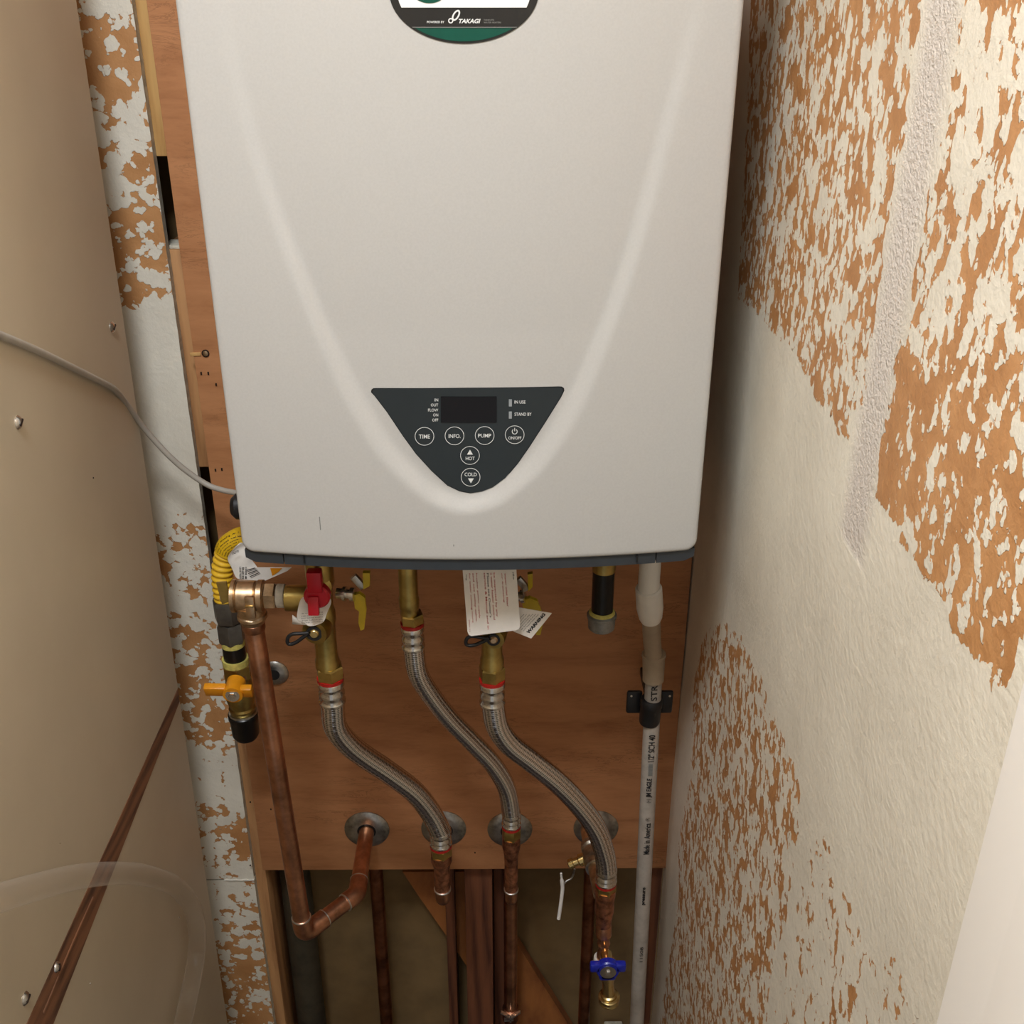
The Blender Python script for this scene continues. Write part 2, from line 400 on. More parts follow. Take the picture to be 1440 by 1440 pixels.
# back wall: strip of board left of the plywood
XE = (at(183, 0, YD).x+at(262, 600, YD).x+at(352, 1150, YD).x)/3
zseam = zat(1237, YD, 320)
bw = MB().box((-.56, YB, FL), (.40, YB+.015, 2.45)).build('wall_back', 'cavity_board'); tag(bw, kind='structure')
def lev(py): return zat(py, YD, 250)
BANDS = [(lev(p), v) for p, v in ((-200, .5), (-20, .42), (15, .30), (35, .58), (60, .66), (140, .68), (160, .42), (175, .25), (198, .22), (206, .58), (300, .60), (420, .62), (428, .35), (436, 0), (690, 0), (700, .16), (730, .22), (740, .50), (800, .46), (860, .30), (900, .5), (990, .56), (1040, .44), (1080, .22), (1120, .16), (1140, .44), (1200, .46), (1232, .30), (1240, .30), (1250, .5), (1275, .3), (1300, .4), (1330, .60), (1440, .66), (1600, .6))]
def worn_b(p):
    z = p.z; b = BANDS
    if z >= b[0][0]: return b[0][1]
    for (z0, v0), (z1, v1) in zip(b, b[1:]):
        if z1 <= z <= z0:
            v = v0+(v1-v0)*(z0-z)/(z0-z1); break
    else: v = .6
    px, py = project(p)
    if 690 < py < 860: v -= max(0, (XE-.03-p.x))*6
    if py > 1000: v -= max(0, (XE-.055-p.x))*8
    return max(0, v*.86)
xs = [XE-.16+.16*i/40 for i in range(41)]
def strip(z0, z1):
    n = int((z1-z0)/.006)
    zz = [z0+(z1-z0)*i/n for i in range(n+1)]
    o = wall_grid('drywall_sheet', xs, zz, lambda u, v: Vector((u+(.0002*math.sin(v*170) if u > XE-.001 else 0), YD, v)), worn_b, lambda p: 0, 'speckled_back', bw)
    MB().box((XE-.16, YD+.0004, z0+.0005), (XE-.0002, YD+.0125, z1-.001)).build('board_core', 'gypsum_edge', o)
strip(FL, zseam-.0012); strip(zseam+.0012, 2.45)
mb = MB()
for i in range(16):
    x0 = XE-.046+i*.0029; h_ = .0009+.0009*abs(math.sin(i*2.7)); mb.box((x0, YD-.0016, zseam-.0004-h_), (x0+.0031, YD+.004, zseam+h_*.6+.0006*math.sin(i*1.3)), .0003)
mb.build('torn_paper_edge', 'ceiling_paint', bw); bpy.data.objects['torn_paper_edge']['kind'] = 'stuff'
# left wall: two painted sheets with a recessed wooden strip between, slightly out of plumb
YL = 1.152
def XL(z): 
    a = at(107, 0, YL); b = at(320, 1440, YL); return a.x+(b.x-a.x)*(z-a.z)/(b.z-a.z)
def onleft(px, py, off=0):
    X = -.45
    for _ in range(6): q = atx(px, py, X); X = XL(q.z)+off
    return q
wl = MB().box((-.53, -.6, FL), (-.515, YB, 2.45)).build('wall_left', 'ceiling_paint'); tag(wl, kind='structure')
qa, qb = onleft(248, 972), onleft(37, 1440); ra, rb = onleft(256, 978), onleft(75, 1440)
def edge(a, b, y): return a.z+(b.z-a.z)*(y-a.y)/(b.y-a.y)
def sheet(pts, name, mat, th, off, parent):
    mb = MB(); P = [Vector((XL(z)+off, y, z)) for y, z in pts]; mb.prism(P, (-th, 0, 0)); return mb.build(name, mat, parent, 30)
zu = lambda y: edge(qa, qb, y); zl = lambda y: edge(ra, rb, y)-.0
ys = [-.6, .2, YL]
up = sheet([(-.6, zu(-.6)), (YL, zu(YL)), (YL, 2.45), (-.6, 2.45)], 'panel', 'sheet_paint', .012, 0, wl)
# lower sheets split by a second upright gap near the camera
jy = onleft(4, 1400).y; jw = .03
lo = sheet([(jy+jw*.5, FL), (YL, FL), (YL, zl(YL)), (jy+jw*.5, zl(jy+jw*.5))], 'panel', 'sheet_paint', .012, 0, wl)
lo2 = sheet([(-.6, FL), (jy-jw*.5, FL), (jy-jw*.5, zl(jy-jw*.5)), (-.6, zl(-.6))], 'panel', 'sheet_paint', .012, 0, wl)
st = sheet([(-.6, zl(-.6)+.0006), (YL-.002, zl(YL)+.0006), (YL-.002, zu(YL)-.0006), (-.6, zu(-.6)-.0006)], 'batten', 'strip_wood', .02, .0004, wl)
st2 = sheet([(jy-.04, FL), (jy+.04, FL), (jy+.04, zl(jy)-.022), (jy-.04, zl(jy)-.022)], 'batten', 'strip_wood', .02, -.002, wl)
# splintered ridge on the strip
q1, q2 = onleft(130, 1262, .0), onleft(60, 1425, .0)
tube('splinter', [q1, (q1+q2)/2+Vector((0, .004, .002)), q2], .0015, 'strip_wood', wl, 6, 4)
def screw(px, py, r, parent, ang=.5):
    c = onleft(px, py); mb = MB(); mb.turn(c+Vector((-.001, 0, 0)), c+Vector((.0035, 0, 0)), [(0, r), (.35, r), (.7, r*.8), (.93, r*.45), (1, r*.2)], 18)
    o = mb.build('screw', 'chrome', parent)
    s = MB(); s.obox(c+Vector((.0033, 0, 0)), Vector((1, 0, 0)), Vector((0, math.cos(ang), math.sin(ang))), Vector((0, -math.sin(ang), math.cos(ang))), (.0006, r*.6, r*.14)); s.build('slot', 'dark_screw', o)
screw(157, 460, .0062, wl); screw(25, 594, .0062, wl); screw(35, 1404, .0062, wl, .2); screw(79, 1360, .0055, wl, 1)
for (px, py, r) in ((131, 672, .0012), (252, 1290, .0016), (127, 1383, .0012), (84, 1186, .0008)):
    c = onleft(px, py); MB().turn(c+Vector((-.001, 0, 0)), c+Vector((.0006, 0, 0)), [(0, r), (1, r*.7)], 8).build('nail_head', 'dark_screw' if r == .0012 and py < 700 else 'steel', wl)
# floor, ceiling
tag(MB().box((-.56, -.6, FL-.02), (.40, YB, FL)).build('floor', 'floor_wood'), kind='structure')
cl = MB().box((-1.2, -1.6, 2.45), (1.2, YB, 2.47)).build('ceiling', 'ceiling_paint'); tag(cl, kind='structure')
# white door jamb at the right
kx = .222; jm = atx(1376, 1200, kx)
tr = MB().box((kx, jm.y-.19, FL), (XR-.0025, jm.y, 2.1), .0015).build('trim_1', 'door_white'); tag(tr, kind='structure')
g = atx(1415, 1330, kx)
MB().box((kx-.0015, g.y-.10, FL), (kx+.002, g.y, 2.1), .0005).build('door_stop', 'door_white', tr)

# ------------------------------------------------------------------ PLYWOOD BOARD
PX0, PX1, PZ0, PZ1 = -.3664, .2468, .390, 1.86
pb = thing('plywood_board', 'reddish plywood backing board fixed behind the wall-hung heater', 'board', ((PX0+PX1)/2, YP, PZ0))
mb = MB().box((PX0, YP, PZ0), (PX1, YP+.017, PZ1), .0008).build('panel', 'plywood', pb)
k = at(289, 497, YP-.0006)
s = MB(); s.turn(k+Vector((0, .003, 0)), k+Vector((0, -.0006, 0)), [(0, .0046), (1, .0046)], 16); so = s.build('countersink', 'dark_screw', pb)
s = MB(); s.turn(k, k+Vector((0, -.0016, 0)), [(0, .0036), (.7, .0033), (1, .002)], 12); s.build('screw', 'bronze', pb)
s = MB(); s.obox(k+Vector((-.012, 0, -.001)), Vector((1, 0, .05)).normalized(), Vector((0, 1, 0)), Vector((0, 0, 1)), (.0065, .0008, .0022), .0005); s.build('splinter', 'pine', pb)
s = MB()
for px, py in ((283, 525), (293, 525), (303, 661), (312, 660), (304, 541), (352, 1128), (352, 1217), (381, 1138), (668, 1199), (700, 988)):
    c = at(px, py, YP-.0003); s.obox(c, Vector((1, 0, 0)), Vector((0, 1, 0)), Vector((0, 0, 1)), (.0009, .0006, .0018 if py < 700 else .0011))
s.build('staple_hole', 'dark_screw', pb); bpy.data.objects['staple_hole']['kind'] = 'stuff'

# ------------------------------------------------------------------ STUDS AND CAVITY
def stud(x0, x1, z0, z1, y0, y1, mat, label, cat='stud', name='wall_stud', group=None):
    o = MB().box((x0, y0, z0), (x1, y1, z1), .0015).build(name, mat); tag(o, label, cat, group); return o
sx0, sx1 = XE-.012, at(375, 1235, YS).x
zA, zB, zC, zD = zat(220, YS, 225), zat(346, YS, 245), zat(657, YS, 285), zat(800, YS, 305)
stud(sx0, sx1, zA, 2.4, YS, YS+.088, 'pine', 'pale pine stud at top left beside the plywood, ending above the upper dark gap')
stud(sx0, sx1, zC, zB-.004, YS, YS+.088, 'pine_edge', 'pine stud length left of the plywood between the two dark gaps')
o = MB().obox(Vector(((sx0+sx1)/2, YS+.02, zB-.002)), Vector((1, 0, 0)), Vector((0, 1, 0)), Vector((0, 0, 1)), (.011, .018, .0018), .0006).build('plaster_lump', 'gypsum_edge'); tag(o, 'pale plaster crumb lying on the cut stud end in the upper gap', 'debris')
stud(sx0, sx1, FL, zD, YS, YS+.088, 'pine_edge', 'pine stud below the plywood at the left of the open wall cavity')
a, b = at(653, 1230, YS).x, at(692, 1230, YS).x
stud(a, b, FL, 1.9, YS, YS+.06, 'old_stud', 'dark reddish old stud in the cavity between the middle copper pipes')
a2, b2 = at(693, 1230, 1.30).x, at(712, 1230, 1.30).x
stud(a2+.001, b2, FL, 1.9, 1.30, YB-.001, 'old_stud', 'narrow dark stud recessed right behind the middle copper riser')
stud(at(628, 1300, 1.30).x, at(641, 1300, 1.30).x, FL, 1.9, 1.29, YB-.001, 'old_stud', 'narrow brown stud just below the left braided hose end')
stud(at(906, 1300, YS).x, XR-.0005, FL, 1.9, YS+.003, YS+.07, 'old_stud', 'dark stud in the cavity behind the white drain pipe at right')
br = MB()
ybr = 1.318
P = [at(566, 1226, ybr), at(664, 1226, ybr), at(735, 1340, ybr), at(800, 1442, ybr), at(830, 1492, ybr), at(748, 1492, ybr), at(700, 1424, ybr), at(632, 1322, ybr), at(590, 1262, ybr)]
br.prism(P, (0, .02, 0)); tag(br.build('diagonal_brace', 'brace_wood'), 'orange-brown diagonal wooden brace board crossing the wall cavity', 'brace')
# risers in the cavity
def riser(px, py, Y, wpx, mat, label, z0=FL, z1=.62, name='copper_riser', cat='pipe', fit=True):
    p = at(px, py, Y); r = rad(wpx, py, Y); t = thing(name, label, cat, (p.x, Y, z0))
    mb = MB().turn((p.x, Y, z0), (p.x, Y, z1), [(0, r), (1, r)]); mb.build('pipe', mat, t); return t, p.x, r
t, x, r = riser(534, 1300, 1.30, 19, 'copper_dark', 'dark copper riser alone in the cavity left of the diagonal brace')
t, x, r = riser(718, 1330, 1.272, 19, 'copper', 'bright copper riser straight below the middle braided hose', z0=zat(1418, 1.272))
z = zat(1418, 1.272)
MB().turn((x, 1.272, z+.004), (x, 1.272, z-.03), [(0, r*1.0), (.05, r*1.25), (.8, r*1.25), (1, r)]).build('coupling', 'copper_dark', t)
mb = MB(); q = at(718, 1430, 1.255)
for s_ in (-1, 1): mb.obox(q+Vector((s_*.009, 0, .006)), Vector((1, 0, s_*.9)).normalized(), Vector((0, 1, 0)), Vector((-s_*.9, 0, 1)).normalized(), (.010, .003, .0011))
mb.obox(q+Vector((-.003, 0, -.006)), Vector((1, 0, .1)).normalized(), Vector((0, 1, 0)), Vector((0, 0, 1)), (.008, .003, .0016)); mb.obox(q+Vector((0, 0, -.002)), Vector((1, 0, 0)), Vector((0, 1, 0)), Vector((0, 0, 1)), (.0013, .003, .009)); mb.build('pipe_strap', 'solder', t)
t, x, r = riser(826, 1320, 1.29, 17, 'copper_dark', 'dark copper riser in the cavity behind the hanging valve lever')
t, x, r = riser(430, 1360, 1.300, 40, 'drain_pipe', 'thick grey-black drain pipe standing in the cavity at left', name='drain_riser')
o = MB().box(tuple(at(852, 1464, 1.30)-Vector((0, 0, .05))), (at(880, 1436, 1.30).x, 1.34, zat(1464, 1.30)), .002).build('cavity_block', 'gypsum_edge'); tag(o, 'small pale mortar block at the bottom of the cavity beside drain pipe', 'block')

# ------------------------------------------------------------------ WATER HEATER
HX0, HX1, YF, ZB, ZT = -.2577, .1923, .9405, 1.0949, 1.700
BOW = .020; XC = (HX0+HX1)/2; HW = .225
wh = thing('water_heater', 'large pale grey wall-hung water heater with dark control panel', 'water heater', (XC, YF+.15, ZB-.014))
def bowY(x): u = (x-XC)/HW; return YF-BOW*(1-u*u)
def onbow(px, py, lift=0):
    Y = YF-.015
    for _ in range(7): q = at(px, py, Y); Y = bowY(q.x)-lift
    return q
US = [(300, -70), (316, 20), (332, 100), (356, 200), (388, 300), (420, 385), (458, 478), (500, 565), (548, 640), (600, 690), (630, 706), (655, 711), (684, 705), (712, 690), (760, 645), (810, 565), (846, 480), (880, 385), (908, 290), (934, 190), (960, 90), (982, 0), (996, -70)]
UC = spline([Vector((onbow(*p).x, 0, onbow(*p).z)) for p in US], 5)
UC = [(p.x, p.z) for p in UC]
UPOLY = UC
z500, z0_, zlow = onbow(650, 470).z, onbow(650, 60).z, onbow(650, 640).z
def sdU(x, z):
    best = 9; tz = 0
    for (ax, az), (bx, bz) in zip(UC, UC[1:]):
        dx, dz = bx-ax, bz-az; t = max(0, min(1, ((x-ax)*dx+(z-az)*dz)/(dx*dx+dz*dz)))
        d = (x-ax-t*dx)**2+(z-az-t*dz)**2
        if d < best: best = d
    d = math.sqrt(best); return -d if inside((x, z), UPOLY) else d
def sstep(t): t = max(0, min(1, t)); return t*t*(3-2*t)
def recess(x, z):
    fade = 1 if z < z500 else max(0, 1-(z-z500)/(z0_+.05-z500))
    w = .0075+.003*max(0, min(1, (z500-z)/.07))
    sd = sdU(x, z)
    return .0080*fade*sstep((w-sd)/(2*w))
def rin(z): return .0080*(1 if z < z500 else max(0, 1-(z-z500)/(z0_+.05-z500)))
def surf(x, z): return bowY(x)+recess(x, z)
def onfront(px, py, lift=0):
    q = onbow(px, py)
    for _ in range(4): q = at(px, py, surf(q.x, q.z)-lift)
    return q
NX, NZ = 150, 200; V = []; F = []; er = .006
xs_ = [HX0+(HX1-HX0)*i/NX for i in range(NX+1)]; zs_ = [ZB+(ZT-ZB)*j/NZ for j in range(NZ+1)]
xs_ = [HX0, HX0+.0006, HX0+.0014, HX0+.0028]+xs_[2:-2]+[HX1-.0028, HX1-.0014, HX1-.0006, HX1]
zs_ = [ZB, ZB+.0006, ZB+.0014]+zs_[1:-1]+[ZT]
NX = len(xs_)-1; NZ = len(zs_)-1
CR = .012                                      # rounded lower corners
def corner(x, z):
    for cx, s in ((HX0+CR, -1), (HX1-CR, 1)):
        if (x-cx)*s > 0 and z < ZB+CR:
            # square corner cell pulled onto an arc
            a, b = (x-cx)*s/CR, (ZB+CR-z)/CR; m = max(a, b)
            if m > 1e-9:
                l = math.hypot(a, b); a, b = a*m/l, b*m/l
            return cx+s*a*CR, ZB+CR-b*CR, 1-m
    return x, z, None
for z in zs_:
    for x in xs_:
        X, Z, m = corner(x, z)
        e = min(X-HX0, HX1-X, Z-ZB) if m is None else m*CR
        rr = .004; dY = 0 if e >= rr else rr-math.sqrt(max(0, rr*rr-(rr-e)**2))
        V.append(Vector((X, surf(X, Z)+dY, Z)))
for j in range(NZ):
    for i in range(NX): a = j*(NX+1)+i; F.append([a, a+1, a+NX+2, a+NX+1])
# skirt back
def skirt(idx):
    base = len(V)
    for i in idx: V.append(Vector((V[i].x, YF+.03, V[i].z)))
    for k_ in range(len(idx)-1): F.append([idx[k_], base+k_, base+k_+1, idx[k_+1]])
skirt([j*(NX+1) for j in range(NZ, -1, -1)]+list(range(1, NX+1))+[j*(NX+1)+NX for j in range(1, NZ+1)])
cover = mesh('front_cover', V, F, 'heater_paint', wh, 40)
MB().box((HX0+.003, YF+.02, ZB+.001), (HX1-.003, 1.205, ZT), .002).build('casing', 'heater_paint', wh)
# dark trim strip under the cover, with slits
def stripmesh(xa, xb, lift, z0, z1):
    n = max(2, int((xb-xa)/.008)); vs = []; fs = []
    for i in range(n+1):
        x = xa+(xb-xa)*i/n; y = bowY(x)+lift
        e_ = min(x-HX0, HX1-x); cut = .006*max(0, 1-e_/.010)**2 if e_ < .010 else 0
        vs += [Vector((x, y, z1)), Vector((x, y+.001, z0+cut)), Vector((x, YF+.045, z0+cut)), Vector((x, YF+.045, z1))]
    for i in range(n):
        for k_ in range(4): a = i*4+k_; b = i*4+(k_+1) % 4; fs.append([a, b, b+4, a+4])
    fs.append([0, 1, 2, 3]); fs.append([n*4+3, n*4+2, n*4+1, n*4])
    return vs, fs
s1, s2, s3, s4 = (onbow(p, 790).x for p in (398, 427, 896, 923))
mb = MB()
for a, b in ((HX0+.0015, s1-.0006), (s1+.0006, s4-.0006), (s4+.0006, HX1-.0015)): mb.add(*stripmesh(a, b, .0035, ZB-.0125, ZB+.001))
bt = mb.build('bottom_trim', 'slate_plastic', wh)
MB().box((HX0+.006, YF+.03, ZB-.010), (HX1-.006, 1.205, ZB+.003), .001).build('base_plate', 'slate_plastic', wh)
for x in (s2, s3): MB().box((x-.0008, bowY(x)+.002, ZB-.009), (x+.0008, bowY(x)+.006, ZB-.001)).build('latch_slot', 'panel_rim', bt)
# control panel
def gpts(L): return [(500+x/4.5, 500+y/4.5) for x, y in L]
CP = gpts([(98, 232), (100, 216), (112, 206), (130, 205), (700, 203), (1285, 195), (1305, 196), (1320, 206), (1321, 222), (1300, 265), (1200, 425), (1100, 580), (1030, 680), (950, 778), (870, 838), (800, 865), (735, 874), (660, 860), (580, 822), (480, 730), (380, 620), (300, 510), (200, 360), (120, 255)])
def plate(name, ptspx, lift, mat, parent, th=.004, smooth=30, grow=1):
    cx = sum(p[0] for p in ptspx)/len(ptspx); cy = sum(p[1] for p in ptspx)/len(ptspx)
    pts = [onfront(cx+(x-cx)*grow, cy+(y-cy)*grow) for x, y in ptspx]
    bm = bmesh.new(); vs = [bm.verts.new((p.x, 0, p.z)) for p in pts]; f = bm.faces.new(vs)
    bmesh.ops.triangulate(bm, faces=[f])
    x0 = min(p.x for p in pts); x1 = max(p.x for p in pts); n = int((x1-x0)/.008)
    for i in range(1, n):
        bmesh.ops.bisect_plane(bm, geom=bm.verts[:]+bm.edges[:]+bm.faces[:], plane_co=(x0+(x1-x0)*i/n, 0, 0), plane_no=(1, 0, 0))
    r = bmesh.ops.extrude_face_region(bm, geom=bm.faces[:]); ex = [g_ for g_ in r['geom'] if isinstance(g_, bmesh.types.BMVert)]
    back = set(ex)
    for v in bm.verts:
        s_ = bowY(v.co.x)+rin(v.co.z)
        v.co.y = s_-lift+(th if v in back else 0)
    return from_bm(name, bm, mat, parent, smooth)
def spot(px, py, lift): q = onbow(px, py); s_ = bowY(q.x)+rin(q.z)-lift; return at(px, py, s_)
cpn = plate('control_panel', CP, .0002, 'panel_rim', wh, .008)
face = plate('panel_face', CP, .0009, 'panel_plastic', cpn, .002, grow=.985)
def quad(x0, y0, x1, y1): return [(x0, y0), (x1, y0), (x1, y1), (x0, y1)]
def crop6(*a): return [500+v/4.5 for v in a]
plate('display', quad(*crop6(540, 256, 893, 420)), .0016, 'display_glass', cpn, .002)
mb = MB()
def txt(mb, s, x0, y0, x1, y1, lift, bold=.01, slant=0):
    w = x1-x0; h = y1-y0
    text_on(mb, s, lambda a, b: spot(x0+a*w+slant*(b-.5), y1-b*h, lift), bold)
for s, x0, y in (('IN', 500, 281), ('OUT', 477, 313), ('FLOW', 459, 345), ('ON', 491, 376), ('OFF', 485, 408)):
    a = crop6(x0, y-9, 523, y+9); txt(mb, s, *a, .0013)
for s, x0, x1, y in (('IN USE', 1006, 1076, 294), ('STAND BY', 1006, 1114, 371)):
    a = crop6(x0, y-10, x1, y+10); txt(mb, s, *a, .0013)
flatbuild(mb, 'lettering', 'print_white', cpn)
for y in (297, 374): plate('indicator_light', quad(*crop6(970, y-22, 989, y+22)), .0014, 'indicator', cpn, .001)
def ringpts(mb, cx, cy, rx, ry, w, lift, a0=0, a1=360, n=48):
    vs = []; fs = []
    for i in range(n+1):
        a = R(a0+(a1-a0)*i/n)
        for k_ in (0, 1): vs.append(spot(cx+(rx-k_*w)*math.cos(a), cy-(ry-k_*w)*math.sin(a), lift))
    for i in range(n): fs.append([2*i, 2*i+1, 2*i+3, 2*i+2])
    mb.add(vs, fs)
def button(cx, cy, s=None, box=None, extra=None):
    cx, cy = crop6(cx, cy); r = 13.6
    pts = [(cx+r*math.cos(2*math.pi*i/32), cy-.95*r*math.sin(2*math.pi*i/32)) for i in range(32)]
    b = plate('button', pts, .0014, 'panel_plastic', cpn, .001)
    mb = MB(); ringpts(mb, cx, cy, r, r*.95, .75, .0016); flatbuild(mb, 'button_ring', 'print_white', b)
    mb = MB(); txt(mb, s, *crop6(*box), .0017, .012)
    if extra: extra(mb)
    flatbuild(mb, 'lettering', 'print_white', b)
button(436, 511, 'TIME', (401, 500, 471, 525))
button(626, 508, 'INFO.', (589, 497, 664, 522))
button(817, 506, 'PUMP', (776, 495, 858, 519))
def power(mb):
    c = crop6(1007, 481); ringpts(mb, c[0], c[1], 4, 4, 1, .0017, 125, 415, 24)
    q = [spot(c[0]+a, c[1]+b, .0017) for a, b in ((-.5, -5.2), (.5, -5.2), (.5, -.4), (-.5, -.4))]; mb.add(q, [[0, 1, 2, 3]])
button(1007, 501, 'ON/OFF', (967, 512, 1049, 531), power)
def tri(up):
    def f(mb):
        c = crop6(724, 612) if up else crop6(730, 792)
        s_ = -1 if up else 1; mb.add([spot(c[0]-4.2, c[1]-s_*3.3, .0017), spot(c[0]+4.2, c[1]-s_*3.3, .0017), spot(c[0], c[1]+s_*3.6, .0017)], [[0, 1, 2]])
    return f
button(724, 632, 'HOT', (697, 640, 754, 662), tri(True))
button(728, 770, 'COLD', (690, 741, 767, 764), tri(False))
# nameplate sticker
def c7(x, y): return (480+x/4.235, y/4.235)
ECX, ECY, EA, EB = 652.5, -14, 105.5, 75.5
def arc(ax, by, y0, y1, n=16):   # lower part of an ellipse between rows y0..y1 (py), as left-to-right outline
    out = []
    for i in range(n+1):
        t = math.asin(max(-1, min(1, (y0-ECY)/by)))+0
        break
    return out
def ell(ax, by, n=72): return [(ECX+ax*math.cos(2*math.pi*i/n), ECY-by*math.sin(2*math.pi*i/n)) for i in range(n)]
def seg(ax, by, ycut, below=True, n=40):
    t0 = math.asin((ycut-ECY)/by); a0, a1 = (t0, math.pi-t0) if below else (math.pi-t0, 2*math.pi+t0)
    return [(ECX+ax*math.cos(a0+(a1-a0)*i/n), ECY+by*math.sin(a0+(a1-a0)*i/n)) for i in range(n+1)]
npl = plate('nameplate', ell(EA, EB), .0006, 'label_black', wh, .003)
plate('green_field', seg(EA-3.4, EB-3.4, 39.6), .0010, 'label_green', npl, .001)
plate('white_line', quad(580, 37.8, 727, 38.7), .0011, 'print_grey', npl, .001)
plate('white_field', seg(EA-11.5, EB-6, 10.6, False), .0010, 'label_white', npl, .001)
plate('green_disc', [(604+31*math.cos(a*math.pi/24), -25.5-30*math.sin(a*math.pi/24)) for a in range(48)], .0014, 'label_green', npl, .001)
mb = MB()
txt(mb, 'POWERED BY', 600.4, 29.4, 624.8, 32.6, .0013, .02)
txt(mb, 'TAKAGI', 644.6, 26.5, 675, 32.8, .0013, .035, 1.6)
# looped emblem: a tall leaning loop with a small ring at its foot
def loop(mb, cx, cy, rx, ry, w, rot, n=40):
    vs = []; fs = []; c_, s_ = math.cos(R(rot)), math.sin(R(rot))
    for i in range(n+1):
        a = 2*math.pi*i/n
        for k_ in (0, 1):
            x, y = (rx-k_*w)*math.cos(a), (ry-k_*w*1.2)*math.sin(a); vs.append(spot(cx+x*c_-y*s_, cy+x*s_+y*c_, .0013))
    for i in range(n): fs.append([2*i, 2*i+1, 2*i+3, 2*i+2])
    mb.add(vs, fs)
loop(mb, 641.2, 21.6, 4.6, 8.6, 2.2, 30); loop(mb, 633.8, 29.2, 3.6, 3.9, 1.5, 0)
flatbuild(mb, 'lettering', 'print_white', npl)
mb = MB(); txt(mb, 'TANKLESS', 680.2, 27, 694.7, 29.2, .0013, .01); txt(mb, 'WATER HEATERS', 680.2, 30.6, 704.6, 32.8, .0013, .01)
flatbuild(mb, 'fine_lettering', 'print_grey', npl)
# small black gland low on the left side
p = at(331, 712, 1.10); MB().turn((HX0+.004, 1.10, p.z), (p.x-.004, 1.10, p.z), [(0, .020), (.35, .020), (.4, .016), (.9, .015), (1, .010)]).build('cable_gland', 'black_plastic', wh)
# small scratches on the cover
mb = MB()
for px, py, l in ((450, 736, .007), (638, 767, .001)):
    q = onfront(px, py, .0003); mb.obox(q, Vector((1, 0, 0)), Vector((0, 1, 0)), Vector((0, 0, 1)), (.00035, .0003, l))
mb.build('scratch', 'print_grey', wh); bpy.data.objects['scratch']['kind'] = 'stuff'

# ------------------------------------------------------------------ PLUMBING
def colm(x, Y, pys, px=None):               # heights on a vertical axis at (x, Y) for a list of rows
    return [Vector((x, Y, zat(p, Y, px or 720))) for p in pys]
def hexnut(parent, A, B, r, mat, name='hex_nut', phase=.26): return MB().turn(A, B, [(0, r*.93), (.12, r), (.88, r), (1, r*.93)], 6, phase=phase).build(name, mat, parent, 20)
def rings(A, B, r, specs):
    mb = MB(); mb.turn(A, B, [(t, r*k_) for t, k_ in specs]); return mb
CRIMP = [(0, 1.0), (.05, 1.08), (.22, 1.1), (.3, .98), (.42, .96), (.5, 1.06), (.62, 1.08), (.7, .98), (.8, 1.0), (.88, 1.12), (.97, 1.1), (1, .95)]
def hose(label, topx, toppys, Y0, path, botpx, botpys, Y1, w, nutw, name='braided_hose'):
    # toppys: nut top, nut bottom, crimp end ; botpys: crimp start, ring, nut end
    a = at(topx, toppys[0], Y0); x0 = a.x
    A, B, C = colm(x0, Y0, toppys, topx)
    xb = at(botpx, botpys[1], Y1).x
    D, E_, G = colm(xb, Y1, botpys, botpx)
    t = thing(name, label, 'hose', G, 'braided hoses below the heater')
    r = rad(w, toppys[2], Y0)
    hexnut(t, A, B, rad(nutw, toppys[0], Y0), 'brass')
    MB().turn(B+Vector((0, 0, .0012)), B-Vector((0, 0, .003)), [(0, r*1.10), (1, r*1.10)]).build('seal_ring', 'red_ring', t)
    rings(B-Vector((0, 0, .003)), C, r, CRIMP).build('crimp_collar', 'steel', t)
    n = len(path); pts = [C+Vector((0, 0, .004))]
    for i, (px, py) in enumerate(path):
        s = (i+1)/(n+1); pts.append(at(px, py, Y0+(Y1-Y0)*sstep(s)))
    pts.append(D-Vector((0, 0, .004)))
    tube('braided_sleeve', pts, r*1.0, 'braided_steel', t, 28, 12)
    rings(D, E_, r*.95, CRIMP).build('crimp_collar', 'steel', t)
    MB().turn(E_+Vector((0, 0, .0005)), E_-Vector((0, 0, .0035)), [(0, r*1.04), (1, r*1.04)]).build('seal_ring', 'red_ring', t)
    hexnut(t, E_-Vector((0, 0, .003)), G, r*1.05, 'brass')
    return t, G, r
ZESC = zat(1166, YP, 620)
h1, g1, r1 = hose('left braided steel hose from red-handled valve to leftmost hose stub', 463, (935, 953, 988), 1.03, [(471, 1020), (488, 1044), (512, 1063), (545, 1085), (582, 1113), (606, 1143)], 620, (1166, 1187, 1202), 1.09, 34, 40)
h2, g2, r2 = hose('middle braided steel hose below the plain brass pipe', 579, (862, 876, 911), 1.03, [(587, 945), (604, 975), (630, 1008), (662, 1041), (692, 1073), (712, 1107)], 719, (1141, 1160, 1178), 1.09, 30, 34)
h3, g3, r3 = hose('right braided steel hose below the white cards, ending at brass drain tap', 692, (936, 955, 990), 1.03, [(699, 1020), (716, 1045), (745, 1068), (782, 1098), (815, 1132), (838, 1165), (850, 1200)], 852, (1220, 1240, 1254), 1.07, 33, 38)

